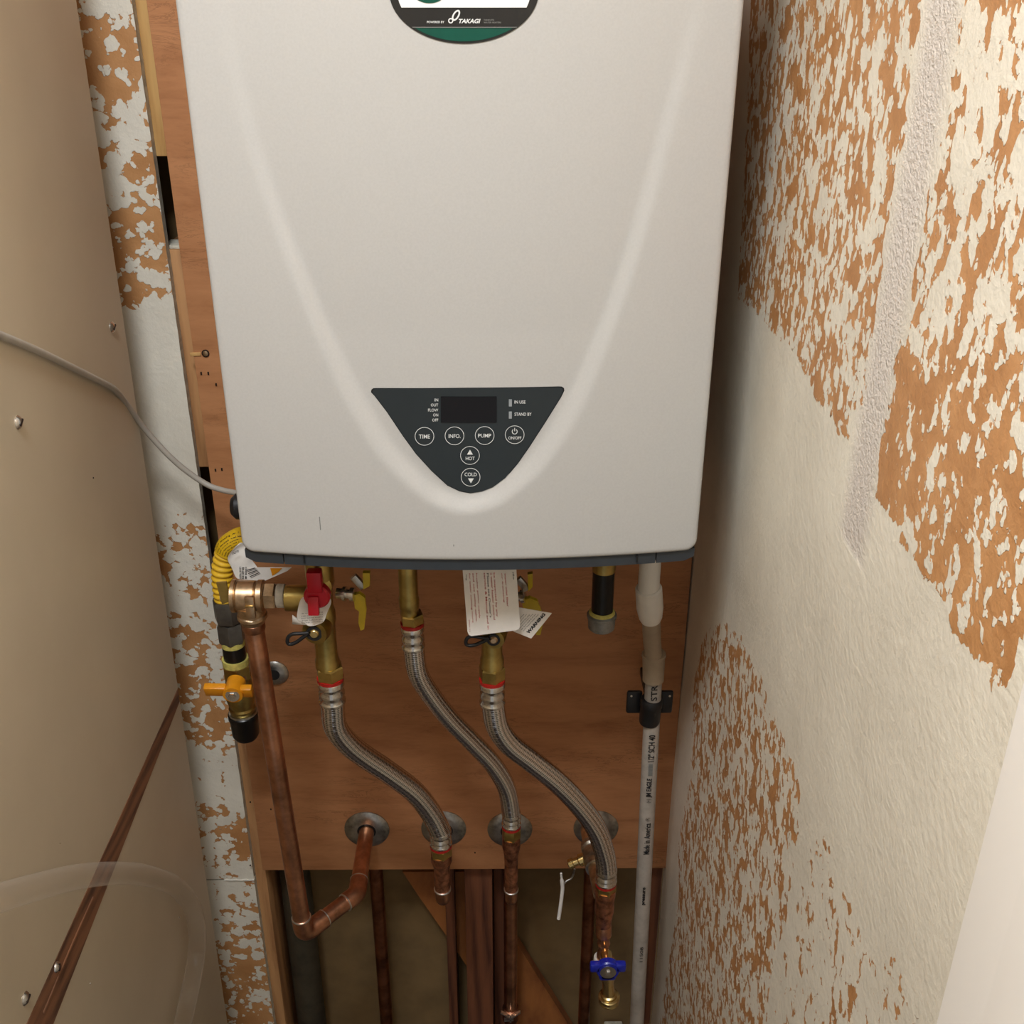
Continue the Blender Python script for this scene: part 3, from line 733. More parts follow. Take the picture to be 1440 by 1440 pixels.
def escutcheon(px, py, label, r=.0335, group='steel escutcheon plates on the plywood'):
    c = at(px, py, YP); t = thing('escutcheon_plate', label, 'escutcheon', (c.x, YP, c.z-r), group)
    mb = MB().turn((c.x, YP-.0002, c.z), (c.x, YP-.0052, c.z), [(0, r), (.25, r*.99), (.7, r*.86), (1, r*.66)], 40); mb.build('flange', 'galvanized', t)
    MB().turn((c.x, YP-.005, c.z), (c.x, YP-.0062, c.z), [(0, r*.42), (1, r*.40)], 28).build('pipe_hole', 'black_plastic', t)
    return c
e0 = escutcheon(386, 946, 'escutcheon plate half hidden behind the upright copper pipe', .0195)
e1 = escutcheon(516, 1166, 'escutcheon plate behind the elbow of the copper relief pipe')
e2 = escutcheon(624, 1165, 'escutcheon plate behind the lower end of the left braided hose')
e3 = escutcheon(717, 1166, 'escutcheon plate behind the lower end of the middle braided hose')
e4 = escutcheon(838, 1164, 'escutcheon plate behind the lower end of the right braided hose')

def bend(pts, rb, n=8):                      # polyline with rounded corners
    P = [Vector(p) for p in pts]; out = [P[0]]
    for i in range(1, len(P)-1):
        a = (P[i-1]-P[i]); b = (P[i+1]-P[i]); l = min(rb, a.length*.49, b.length*.49); A = P[i]+a.normalized()*l; B = P[i]+b.normalized()*l
        for k_ in range(n+1): t = k_/n; out.append(A*(1-t)**2+P[i]*2*t*(1-t)+B*t*t)
    out.append(P[-1]); return out
def dense(P, d=.004):
    out = [P[0]]
    for a, b in zip(P, P[1:]):
        n = max(1, int((b-a).length/d))
        for k_ in range(1, n+1): out.append(a+(b-a)*k_/n)
    return out
def stub(g, r, esc, label):
    t = thing('copper_stub', label, 'pipe fitting', Vector((g.x, g.y, ZESC-.012)), 'copper stubs between hoses and wall')
    rp = r*.74
    zc = esc.z
    top = g+Vector((0, 0, .002))
    MB().turn(top, Vector((g.x, g.y, zc+.022)), [(0, r*.98), (.18, r*1.0), (.3, r*.82), (.42, rp*1.02), (.9, rp*1.0), (1, rp*1.0)]).build('male_adapter', 'copper_rough', t)
    MB().turn((g.x, g.y, zc+.024), (g.x, g.y, zc+.021), [(0, rp*1.02), (.2, rp*1.12), (.8, rp*1.12), (1, rp*1.02)]).build('solder_ring', 'solder', t)
    path = dense(bend([(g.x, g.y, zc+.022), (g.x, g.y, zc), (esc.x, g.y+.05, zc), (esc.x, YP-.004, zc)], .02))
    v, f, u = tube_geo(path, rp*.92, 24); mesh('elbow', v, f, 'copper', t, 50, u)
stub(g1, r1, e2, 'copper stub with solder ring under the left braided hose')
stub(g2, r2, e3, 'copper stub with solder ring under the middle braided hose')

# relief discharge pipe: brass relief valve, long copper pipe, two elbows into the wall
YRV = 1.035
pt = at(357, 884, YRV); xr = pt.x
rc = rad(27, 1000, YRV); zc = e1.z
t = thing('relief_pipe', 'long upright copper relief pipe bending into the leftmost lower escutcheon', 'pipe', (xr, YRV, zc-.013))
qe = at(505, 1243, YP); 
endy = 1.105; ex = e1.x; bx = at(425, 1292, YRV).x; xr2 = (xr+bx)/2
topz = zat(878, YRV, 357); low = Vector((bx, YRV, zc)); top = Vector((xr, YRV, topz))
m1 = Vector((ex+.001, endy-.002, zc+.002))
path = dense(bend([top, low, m1, (ex, YP-.003, zc)], .016))
v, f, u = tube_geo(path, rc, 26); mesh('pipe', v, f, 'copper', t, 50, u)
def sleeve(A, B, r, mat, name='elbow', parent=t): return MB().turn(A, B, [(0, r*1.0), (.04, r*1.1), (.96, r*1.1), (1, r*1.0)]).build(name, mat, parent)
def ring_at(P0, P1, s, parent, r, w=.0012):
    d = (P1-P0).normalized(); c = P0+d*s; return MB().turn(c-d*w, c+d*w, [(0, r*1.0), (.2, r*1.14), (.8, r*1.14), (1, r*1.0)]).build('solder_ring', 'solder', parent)
# elbow hubs
path = dense(bend([low+(top-low).normalized()*.030, low, low+(m1-low).normalized()*.034], .017)); v, f, u = tube_geo(path, rc*1.13, 26); mesh('elbow', v, f, 'copper', t, 50, u)
ring_at(low, top, .030, t, rc); ring_at(low, m1, .035, t, rc)
w1 = Vector((ex, YP-.003, zc)); path = dense(bend([m1+(low-m1).normalized()*.020, m1, m1+(w1-m1).normalized()*.024], .014)); v, f, u = tube_geo(path, rc*1.12, 26); mesh('elbow', v, f, 'copper', t, 50, u)
ring_at(m1, low, .021, t, rc); ring_at(m1, w1, .025, t, rc)
MB().turn(top+Vector((0, 0, .004)), top-Vector((0, 0, .008)), [(0, rc*1.05), (.1, rc*1.16), (.8, rc*1.16), (1, rc*1.02)]).build('male_adapter', 'copper', t)
# brass relief valve
vz = zat(838, YRV, 350)
rv = thing('relief_valve', 'bronze pressure relief valve on top of the upright copper pipe', 'valve', (xr, YRV, topz+.004))
Rr = rad(46, 838, YRV); xa = at(326, 838, YRV).x; xb = at(372, 838, YRV).x; xc_ = at(393, 838, YRV).x
MB().turn((xa, YRV, vz), (xb, YRV, vz), [(0, Rr*.80), (.03, Rr*1.02), (.14, Rr*1.02), (.17, Rr*.9), (.22, Rr*.97), (.72, Rr*.95), (.76, Rr*.86), (.82, Rr*1.0), (.97, Rr*1.0), (1, Rr*.85)]).build('body', 'bronze', rv)
MB().turn((xr, YRV, vz-Rr*.6), (xr, YRV, topz+.003), [(0, Rr*.92), (.35, Rr*.86), (.5, Rr*.84), (.56, Rr*.92), (.7, Rr*.92), (.76, Rr*.84), (.85, Rr*.80), (1, Rr*.72)]).build('outlet', 'bronze', rv)
hexnut(rv, (xb, YRV, vz), (xc_-.003, YRV, vz), Rr*.86, 'bronze', phase=0)
q = at(350, 840, YRV-Rr); MB().obox(Vector((q.x, YRV-Rr*.98, vz-.004)), Vector((1, 0, 0)), Vector((0, 1, 0)), Vector((0, 0, 1)), (.0052, .0025, .014), .0015).build('boss', 'bronze', rv)
MB().obox(Vector((q.x, YRV-Rr*.98-.003, vz-.001)), Vector((1, 0, 0)), Vector((0, 1, 0)), Vector((0, 0, 1)), (.0045, .0012, .0012), .0004).build('boss_rib', 'bright_brass', rv)
MB().turn((xc_-.003, YRV, vz), (at(402, 838, YRV).x, YRV, vz), [(0, Rr*.66), (.1, Rr*.74), (.9, Rr*.74), (1, Rr*.66)]).build('thread_tape', 'white_tape', rv)
tabp = at(312, 838, YRV)
lv = MB(); lp = [at(304, 820, YRV-.012), at(318, 819, YRV-.012), at(323, 846, YRV-.012), at(312, 850, YRV-.012)]; lv.prism(lp, (0, .003, 0)); lv.build('test_lever', 'brass', rv)
MB().turn(at(316, 839, YRV)+Vector((-.004, 0, 0)), (xa+.001, YRV, vz), [(0, .006), (1, .008)]).build('lever_stem', 'chrome', rv)

# service valves
def cyl(parent, name, A, B, r, mat, n=28, spec=None): return MB().turn(A, B, spec and [(t_, r*k_) for t_, k_ in spec] or [(0, r), (1, r)], n).build(name, mat, parent)
def strap(parent, px0, py0, px1, py1, Y):
    # flattened loop of black strap from the drain cap and the dangling cap ring
    a = at(px1, py1, Y); b = at(px0, py0, Y); up_ = Vector((0, 0, .0075))
    d = (b-a)
    pts = [a, a+d*.3+up_*.35, a+d*.7+up_*.85, a+d*.92+up_*.7, b, a+d*.92-up_*.6, a+d*.65-up_*.75, a+d*.3-up_*.4, a]
    tube('cap_strap', pts, .0021, 'black_plastic', parent, 10, 6)
YV = 1.03
def service_valve(label, px, top, mid, bot, hot):
    x = at(px, bot, YV).x; T, M_, Bt = colm(x, YV, (top, mid, bot), px)
    t = thing('service_valve', label, 'valve', Bt, 'brass service valves under the heater'); return t, x, T, M_, Bt
hv, x, T, M_, Bt = service_valve('brass service valve with red handle above the left braided hose', 461, 800, 885, 937, True)
T.z = ZB-.012
rb = rad(31, 920, YV)
MB().turn(T, Bt, [(0, rb*1.0), (.2, rb*1.0), (.24, rb*1.2), (.36, rb*1.25), (.44, rb*1.0), (.56, rb*.95), (.6, rb*1.1), (.66, rb*1.1), (.69, rb*.98), (.93, rb*1.0), (.95, rb*1.1), (1, rb*1.1)]).build('body', 'brass', hv)
zc_ = zat(838, YV, 440)
MB().turn((at(402, 838, YV).x, YV, vz), (x, YV, vz), [(0, Rr*.80), (.1, Rr*.82), (.7, Rr*.82), (1, Rr*.9)]).build('side_branch', 'brass', hv)
ck = at(446, 838, YV-.030)
MB().turn(ck+Vector((0, .035, 0)), ck+Vector((0, .004, 0)), [(0, .014), (.5, .013), (.6, .009), (1, .009)]).build('stem', 'brass', hv)
mb = MB(); rr = rad(37, 838, YV-.03); mb.turn(ck+Vector((0, .006, 0)), ck+Vector((0, -.004, 0)), [(0, rr), (.8, rr), (1, rr*.86)], 32)
mb.obox(ck+Vector((-.001, -.000, .019)), Vector((1, 0, 0)), Vector((0, 1, 0)), Vector((0, 0, 1)), (.0078, .0062, .0125), .0015)
mb.obox(ck+Vector((-.0035, -.006, -.0085)), Vector((1, 0, 0)), Vector((0, 1, -.25)).normalized(), Vector((0, .25, 1)).normalized(), (.0058, .0035, .0105), .001)
mb.build('handle', 'red_handle', hv)
# tag hanging behind the red handle
tg = thing('paper_tag', 'crumpled white paper tag looped under the red valve handle', 'tag', at(440, 880, YV-.02))
Wt = [[(423, 838), (440, 834), (458, 838), (468, 842)], [(419, 850), (438, 852), (455, 851), (465, 853)], [(417, 862), (435, 864), (452, 863), (460, 862)], [(416, 872), (428, 877), (444, 876), (458, 873)], [(424, 876), (434, 881), (440, 881), (452, 877)]]
V = []; F = []
for j, row in enumerate(Wt):
    for i, (px, py) in enumerate(row): V.append(at(px, py, YV-.023-.003*math.sin(i*1.8+j)-.001*j))
for j in range(4):
    for i in range(3): a = j*4+i; F.append([a, a+1, a+5, a+4])
o = mesh('sheet', V, F, 'paper', tg, 80); sb = o.modifiers.new('thickness', 'SOLIDIFY'); sb.thickness = .0005; ss = o.modifiers.new('soft', 'SUBSURF'); ss.levels = ss.render_levels = 2
mb = MB(); mb.add([at(411, 865, YV-.025), at(423, 874, YV-.027), at(432, 879, YV-.026), at(411, 878, YV-.025)], [[0, 1, 2, 3]]); o = mb.build('curled_corner', 'paper', tg); o.modifiers.new('thickness', 'SOLIDIFY').thickness = .0005
mb = MB()
for k_ in range(5):
    y = 860+k_*3.3; text_on(mb, ['do not remove tag', 'see instructions', 'hot water outlet', 'drain before use', 'keep closed'][k_], lambda a, b, y=y: at(424+a*30, y+4-b*1.8-a*2.5, YV-.0305-.0012*k_*.4))
flatbuild(mb, 'fine_print', 'print_faded', tg)
def drain_side(parent, px, py, hexx, Y, steel0, steel1, levs):
    mb = MB(); A = at(steel0[0], steel0[1], Y); B = at(steel1[0], steel1[1], Y-.004)
    mb.turn(A, B, [(0, .0062), (.3, .0062), (.34, .0085), (.5, .0085), (.54, .0055), (.7, .0055), (.74, .0080), (.95, .0080), (1, .005)], 18); mb.build('drain_stem', 'chrome', parent)
    mb = MB()
    for pts in levs: mb.prism([at(a, b, Y-.006) for a, b in pts], (0, .006, 0))
    mb.build('drain_lever', 'yellow_vinyl', parent)
drain_side(hv, 0, 0, 0, YV, (474, 834), (500, 836), [[(510, 806), (520, 806), (520, 824), (511, 829)], [(497, 838), (505, 835), (513, 841), (515, 860), (512, 885), (507, 887), (504, 876), (505, 860), (499, 856)]])
MB().obox(at(504, 818, YV), Vector((.8, 0, .6)), Vector((0, 1, 0)), Vector((-.6, 0, .8)), (.004, .003, .009), .001).build('lever_plate', 'galvanized', hv)
dk = at(442, 890, YV-.024); MB().turn(dk+Vector((.006, .022, 0)), dk, [(0, .012), (.6, .0155), (1, .0145)], 28).build('drain_port', 'brass', hv)
MB().turn(dk, dk+Vector((0, -.004, 0)), [(0, .0065), (.5, .006), (1, .004)], 18).build('rivet', 'bright_brass', hv)
MB().turn(dk+Vector((0, -.0005, 0)), dk+Vector((0, -.0022, 0)), [(0, .009), (1, .009)], 20).build('strap_eye', 'black_plastic', hv)
strap(hv, 404, 902, 434, 890, YV-.027)
# cold valve
cv, x, T, M_, Bt = service_valve('brass service valve mostly hidden behind the white cards', 692, 800, 900, 937, False)
T.z = ZB-.012
MB().turn(T, Bt, [(0, rb*.95), (.2, rb*.95), (.26, rb*1.2), (.45, rb*1.2), (.5, rb*.95), (.7, rb*1.02), (.76, rb*.92), (.92, rb*.95), (.94, rb*1.08), (1, rb*1.08)]).build('body', 'brass', cv)
drain_side(cv, 0, 0, 0, YV+.01, (716, 840), (739, 838), [[(742, 808), (749, 807), (749, 825), (743, 832)], [(734, 846), (745, 841), (756, 846), (762, 862), (763, 880), (760, 893), (754, 893), (754, 872), (748, 858), (736, 858)]])
MB().obox(at(735, 821, YV+.01), Vector((.8, 0, .6)), Vector((0, 1, 0)), Vector((-.6, 0, .8)), (.004, .003, .009), .001).build('lever_plate', 'galvanized', cv)
dk = at(694, 899, YV-.018); MB().turn(dk+Vector((.004, .018, 0)), dk, [(0, .012), (.6, .0130), (1, .012)], 28).build('drain_port', 'brass', cv)
MB().turn(dk, dk+Vector((0, -.004, 0)), [(0, .005), (.5, .0048), (1, .003)], 18).build('rivet', 'bronze', cv)
MB().turn(dk+Vector((0, -.0005, 0)), dk+Vector((0, -.002, 0)), [(0, .0075), (1, .0075)], 20).build('strap_eye', 'black_plastic', cv)
strap(cv, 655, 903, 688, 898, YV-.021)
# plain brass pipe, middle
p0 = at(576, 862, YV); x = p0.x
bp = thing('brass_nipple', 'plain brass pipe above the middle braided hose', 'pipe fitting', Vector((x, YV, p0.z)))
rp = rad(27, 840, YV)
MB().turn((x, YV, ZB-.011), (x, YV, p0.z), [(0, rp*.9), (.2, rp*.9), (.22, rp*.98), (.8, rp*1.0), (.83, rp*1.08), (.92, rp*1.08), (.94, rp*.98), (1, rp*.98)]).build('pipe', 'brass', bp)
# capped black nipple
x = at(847, 850, 1.07).x; YN = 1.07; zt, za, zb_, zc2 = ZB-.011, zat(855, YN, 847), zat(862, YN, 847), zat(884, YN, 847)
bn = thing('capped_nipple', 'short black iron nipple with grey cap, right of the cards', 'pipe fitting', (x, YN, zc2))
rn = rad(31, 830, YN)
MB().turn((x, YN, zt), (x, YN, zb_), [(0, rn), (1, rn)]).build('nipple', 'black_iron', bn)
MB().turn((x, YN, zt), (x, YN, zat(802, YN, 847)), [(0, rn*1.15), (.4, rn*1.1), (.5, rn*1.22), (.8, rn*1.12), (1, rn*1.05)]).build('brass_bush', 'brass', bn)
MB().turn((x, YN, zb_+.004), (x, YN, zb_-.004), [(0, rn*1.05), (.3, rn*1.2), (1, rn*1.2)]).build('thread_tape', 'thread_tape', bn)
MB().turn((x, YN, zb_), (x, YN, zc2), [(0, rn*1.22), (.08, rn*1.38), (.2, rn*1.38), (.26, rn*1.27), (.9, rn*1.22), (1, rn*1.05)]).build('cap', 'grey_cap', bn)

# PVC condensate drain
YQ = 1.125
t = thing('drain_line', 'white plastic drain pipe running down beside the right wall', 'pipe', (at(895, 1440, YQ).x, YQ, FL))
YT = 1.075
xt = at(913, 812, YT).x
MB().turn((xt, YT, ZB-.011), (xt, YT, zat(830, YT, 913)), [(0, .0145), (.15, .0145), (.2, .0122), (1, .0125)]).build('adapter', 'pvc', t)
A, B = Vector((xt, YT, zat(826, YT, 913))), at(915, 872, YT+.008)
MB().turn(A, B, [(0, .0135), (.03, .0155), (.6, .0158), (.9, .0138), (1, .0118)]).build('upper_elbow', 'pvc', t)
p1 = at(919, 925, YQ-.002); p2 = at(919, 940, YQ)
tube('offset_pipe', [B+Vector((0, -.002, .006)), B+(p1-B)*.5+Vector((0, .003, 0)), p1, p2], .0110, 'pvc_dull', t)
C, D = at(919.5, 918, YQ), at(918.5, 957, YQ)
xq = at(917, 985, YQ).x; xlow = at(896, 1420, YQ).x
MB().turn(C, D, [(0, .0128), (.02, .0150), (.10, .0152), (.16, .0142), (.97, .0134), (1, .0112)]).build('coupling', 'pvc_dull', t)
P0, P1 = Vector((xq, YQ, zat(950, YQ, 918))), Vector((xlow, YQ, .0))
P1.z = FL; sl = (xlow-xq)/(zat(1420, YQ, 896)-zat(985, YQ, 917)); P1.x = xq+sl*(P1.z-zat(985, YQ, 917))
mp = MB().turn(P0, P1, [(0, .01065), (1, .01065)], 32).build('pipe', 'pvc_grey', t)
def pipetext(s, px0, py0, px1, py1, h, mb, bold=.0):   # reads upward along the pipe
    a = at(px0, py0, YQ-.010); b = at(px1, py1, YQ-.010)
    za, zb2 = a.z, b.z
    def fn(u, w):
        z = za+(zb2-za)*u; xc = xq+sl*(z-zat(985, YQ, 917)); a_ = (.5-w)*h+.05; rr_ = .0116
        return Vector((xc+math.sin(a_)*rr_, YQ-math.cos(a_)*rr_, z))
    text_on(mb, s, fn, bold)
mb = MB()
pipetext('Made in America', 905, 1201, 911, 1157, .75, mb, .015); pipetext('JM EAGLE', 911, 1121, 914, 1094, .75, mb, .03)
pipetext('1/2" SCH 40', 914, 1071, 917, 1033, .75, mb, .015); pipetext('(R)', 910, 1154, 911, 1149, .6, mb); pipetext('STR', 917, 985, 918, 963, .7, mb, .015)
pipetext('pressure', 900, 1272, 902, 1247, .45, mb, .03); pipetext('11508', 898, 1352, 899, 1331, .4, mb)
pipetext('(+)', 911, 1128, 911, 1123, .6, mb)
flatbuild(mb, 'pipe_printing', 'print_black', t)
mb = MB(); pipetext('--------', 912, 1090, 913, 1074, .5, mb); flatbuild(mb, 'faint_printing', 'print_grey', t)
# clamp
cl_ = thing('pipe_clamp', 'black plastic clamp holding the white drain pipe', 'clamp', (at(915, 1015, YQ).x, YQ+.04, zat(1018, YQ)))
cp_ = at(915.5, 995, YQ); zt2, zb3 = zat(982, YQ, 915), zat(1016, YQ, 915)
MB().turn((cp_.x, YQ, zt2), (cp_.x-.001, YQ, zb3), [(0, .0130), (.05, .0142), (.3, .0145), (.34, .0135), (.9, .0135), (1, .0125)]).build('collar', 'black_plastic', cl_)
mb = MB(); yb2 = YP-.020
wy = YQ+.012; L0 = at(884, 975, wy); 
for s_ in (-1, 1):
    mb.box((cp_.x+min(s_*.010, s_*.030), wy, zat(1004, wy, 915)), (cp_.x+max(s_*.010, s_*.030), wy+.006, zat(973, wy, 915)), .003)
mb.box((cp_.x-.001, YQ+.004, zat(1006, wy, 915)), (cp_.x+.008, YP-.0005, zat(996, wy, 915)), .001)
mb.build('bracket', 'black_plastic', cl_)
for s_ in (-1, 1): MB().turn(at(915+s_*27, 979, wy-.001), at(915+s_*27, 979, wy-.001)+Vector((0, .004, 0)), [(0, .0016), (1, .0022)], 10).build('rivet', 'steel', cl_)

# gas line
YG = 1.135
gx = lambda py, px: at(px, py, YG)
gc = thing('gas_connector', 'yellow corrugated gas connector curling out behind the heater corner', 'pipe', at(322, 900, YG))
Rc = rad(31, 810, YG)
gp = [at(362, 768, YG-.005), at(352, 760, YG-.005), at(342, 757, YG), at(324, 766, YG), at(315, 787, YG), at(312.5, 812, YG), at(316, 842, YG)]
path = dense(spline(gp, 8), .0009)
v, f, u = tube_geo(path, lambda s: Rc*(.93+.075*math.sin(2*math.pi*s/.0078)), 24); mesh('corrugated_tube', v, f, 'yellow_coat', gc, 0, u).data.polygons.foreach_set('use_smooth', [True]*(len(f)))
sp = spline([at(352, 766, YG-.005), at(342, 757, YG), at(324, 766, YG), at(318, 777, YG)], 8)
v, f, u = tube_geo(sp, Rc*1.07, 24); lab = mesh('warning_wrap', v, f, 'yellow_tag', gc, 50, u)
# lines of tiny print wound round the yellow wrap
mb = MB(); L_ = len(sp)
for k_ in range(9):
    off = -.85+.21*k_
    def fn(a, b, off=off):
        s_ = 4+a*(L_-7); i = min(L_-2, int(s_)); q = sp[i]+(sp[i+1]-sp[i])*(s_-i); tt = (sp[i+1]-sp[i]).normalized()
        nrm = Vector((0, -1, 0)); sd = tt.cross(nrm).normalized(); o2 = off+(b-.5)*.11
        o2 = max(-.97, min(.97, o2))
        return q+(sd*o2+nrm*math.sqrt(1-o2*o2))*Rc*1.09
    text_on(mb, ['WARNING do not bend', 'gas connector leak test', 'after installation use', 'only approved fittings', 'do not kink or reuse', 'inspect for damage now', 'keep away from heat', 'installer leave this', 'label in place here'][k_], fn, .01)
flatbuild(mb, 'fine_print', 'print_black', lab)
r_ = rad(42, 870, YG)
z = lambda py: zat(py, YG, 325)
gX = lambda py: at(320+(py-850)*.143, py, YG).x
def gl(py): return Vector((gX(py), YG, z(py)))
hexnut(gc, gl(842), gl(872), r_, 'grey_fitting', phase=.1); hexnut(gc, gl(874), gl(901), r_*.92, 'grey_fitting', 'flare_nut', phase=.5)
# crumpled white tag round the connector
wt = thing('label_tag', 'crumpled white barcode tag hanging on the yellow gas connector', 'tag', at(345, 815, YG-.03))
rows = [[(337, 762), (341, 762), (346, 768), (350, 775)], [(324, 776), (333, 768), (345, 774), (352, 780)], [(317, 787), (330, 782), (345, 785), (354, 788)], [(326, 797), (336, 796), (346, 796), (362, 795)], [(331, 815), (340, 816), (350, 816), (372, 815)]]
V = []; F = []
for j, row in enumerate(rows):
    for i, (px, py) in enumerate(row): V.append(at(px, py, YG-.036-.004*math.sin(i*2.1+j*1.7)))
for j in range(4):
    for i in range(3): a = j*4+i; F.append([a, a+1, a+5, a+4])
o = mesh('sheet', V, F, 'paper', wt, 80); o.modifiers.new('thickness', 'SOLIDIFY').thickness = .0005; ss = o.modifiers.new('soft', 'SUBSURF'); ss.levels = ss.render_levels = 2
YW = YG-.046
mb = MB().prism([at(340, 798, YW+.006), at(410, 798, YW+.006), at(404, 803, YW+.006), at(372, 817, YW+.006), at(341, 815, YW+.006)], (0, .0005, 0)); fl = mb.build('flap', 'paper', wt, 0)
mb = MB()
for k_ in range(6):
    a, b = at(346.5+k_*1.2, 801.5+k_*2.2, YW+.0055), at(359+k_*1.4, 797.5+k_*1.6+.5, YW+.0055)
    d = Vector((0, 0, .0006 if k_ % 2 else .0011)); mb.add([a, b, b-d, a-d], [[0, 1, 2, 3]])
flatbuild(mb, 'barcode', 'print_black', fl)
mb = MB()
for k_ in range(3):
    text_on(mb, ['LEAK TEST', '30-60 IN', 'CODE 48'][k_], lambda a, b, k_=k_: at(336.5+k_*4.0+b*2.6, 797+a*17, YW+.0055), .02)
text_on(mb, 'INSTR', lambda a, b: at(327+a*9, 777-a*4+(1-b)*3.5, YG-.0445), .02)
flatbuild(mb, 'lettering', 'print_black', fl)
MB().prism([at(380, 799, YW+.0055), at(397, 799, YW+.0055), at(392, 804, YW+.0055), at(383, 810, YW+.0055)], (0, .0002, 0)).build('orange_print', 'orange_handle', fl, 0)
# gas shutoff valve
gv = thing('gas_valve', 'brass gas shutoff valve with orange handle on the left', 'valve', gl(1004))
rb2 = rad(32, 915, YG)
cyl(gv, 'thread_tape', gl(900), gl(907), rb2*1.0, 'thread_tape'); cyl(gv, 'nipple', gl(905), gl(930), rb2*.98, 'black_iron')
cyl(gv, 'thread_tape', gl(925), gl(933), rb2*1.16, 'thread_tape')
hexnut(gv, gl(932), gl(954), rb2*1.25, 'brass', phase=.3)
MB().turn(gl(953), gl(1004), [(0, rb2*1.05), (.15, rb2*1.22), (.55, rb2*1.28), (.75, rb2*1.1), (.8, rb2*1.2), (1, rb2*1.0)]).build('body', 'brass', gv)
hc = at(327, 978, YG-.045)
cyl(gv, 'stem', hc+Vector((.003, .04, 0)), hc, .007, 'chrome')
mb = MB(); mb.turn(hc+Vector((0, .024, .004)), hc, [(0, .0115), (.6, .0115), (.7, .0122), (1, .0122)], 30)
mb.obox(hc+Vector((-.022, .008, .003)), Vector((1, 0, -.02)).normalized(), Vector((0, 1, .4)).normalized(), Vector((0, -.4, 1)).normalized(), (.0135, .0045, .0085), .0015)
mb.obox(hc+Vector((.016, .008, .001)), Vector((1, 0, 0)), Vector((0, 1, .4)).normalized(), Vector((0, -.4, 1)).normalized(), (.0070, .0045, .0085), .0015)
mb.build('handle', 'orange_handle', gv)
cyl(gv, 'washer', hc+Vector((0, .001, 0)), hc+Vector((0, -.001, 0)), .0086, 'chrome'); MB().turn(hc, hc+Vector((0, -.004, 0)), [(0, .0050), (1, .0042)], 6).build('handle_nut', 'steel', gv)
cyl(gv, 'thread_tape', gl(998), gl(1003), rb2*1.08, 'thread_tape')
bc = thing('drip_cap', 'black iron cap closing the gas line below orange handle', 'cap', gl(1036))
MB().turn(gl(1001), gl(1036), [(0, rb2*1.2), (.05, rb2*1.36), (.2, rb2*1.36), (.25, rb2*1.28), (.85, rb2*1.22), (1, rb2*1.0)]).build('cap', 'black_iron', bc)
MB().turn(gl(1000), gl(1003), [(0, rb2*1.24), (1, rb2*1.30)]).build('rim', 'galvanized', bc)

# white cards
YC = .985
cd = thing('instruction_card', 'white card with red printing hanging under the heater', 'card', at(692, 890, YC))
pts = [at(650.5, 800, YC), at(726, 800, YC), at(731.5, 880, YC), at(730, 884.5, YC), at(725, 886.5, YC), at(663, 894.5, YC), at(659.5, 893, YC), at(657.5, 889, YC)]
sh = MB().prism(pts, (0, .0006, 0)).build('sheet', 'paper', cd, 0)
tlc = (651, 803); 
def cardfn(px0, px1, py0, py1, lean):
    return lambda a, b: at(px0+(px1-px0)*b+lean*a, py0+(py1-py0)*a, YC-.0003)
def crp(x): return 640+x/9
lines = [('ifle', 724, 744, 88, 180, 10), ('water inlet filter', 622, 645, 100, 525, 35), ('or freezing', 578, 600, 100, 470, 32), ('be inspected by any', 478, 505, 95, 650, 40), ('a water heater control', 445, 468, 95, 690, 42), ('Please see Owner\'s', 400, 425, 100, 660, 40), ('service & Manual and in', 362, 385, 95, 810, 48), ('breaker power supply', 258, 280, 100, 670, 42), ('and use utility valve.', 212, 238, 100, 720, 45), ('for water coming more', 168, 192, 100, 725, 45), ('ing', 130, 150, 120, 190, 3), ('(0011)', 170, 186, 690, 840, 8)]
mb = MB(); mk = MB()
for s, x0, x1, y0, y1, lean in lines:
    text_on(mk if s in ('ifle', 'ing', 'Please see Owner\'s') else mb, s, cardfn(crp(x0), crp(x1), 795+y0/9, 795+y1/9, lean/9), .005)
flatbuild(mb, 'red_printing', 'print_red', sh); flatbuild(mk, 'dark_printing', 'print_faded', sh)
wc = thing('warning_card', 'small white warning card tilted behind the larger card', 'card', at(748, 897, YC+.012))
YW2 = YC+.012
sh = MB().prism([at(722, 853, YW2), at(776, 862.5, YW2), at(747, 898, YW2), at(722, 888, YW2)], (0, .0006, 0)).build('sheet', 'paper', wc, 0)
mb = MB()
O = (743.5, 892); U_ = (24, -27.5); W_ = (-3.6, -3.2)
text_on(mb, 'WARNING', lambda a, b: at(O[0]+U_[0]*a+W_[0]*b, O[1]+U_[1]*a+W_[1]*b, YW2-.0003), .05)
flatbuild(mb, 'warning_lettering', 'print_black', sh)
mb = MB()
for k_ in range(6):
    O2 = (736-k_*2.6, 888-k_*1.6); ln = 1-.07*k_
    text_on(mb, ['scald hazard water over', 'can burn read all of the', 'instructions before using', 'this unit and test water', 'temperature each time', 'before bathing'][k_], lambda a, b: at(O2[0]+22*ln*a-1.3*b, O2[1]-24*ln*a-1.2*b, YW2-.0003), 0)
flatbuild(mb, 'fine_print', 'print_faded', sh)

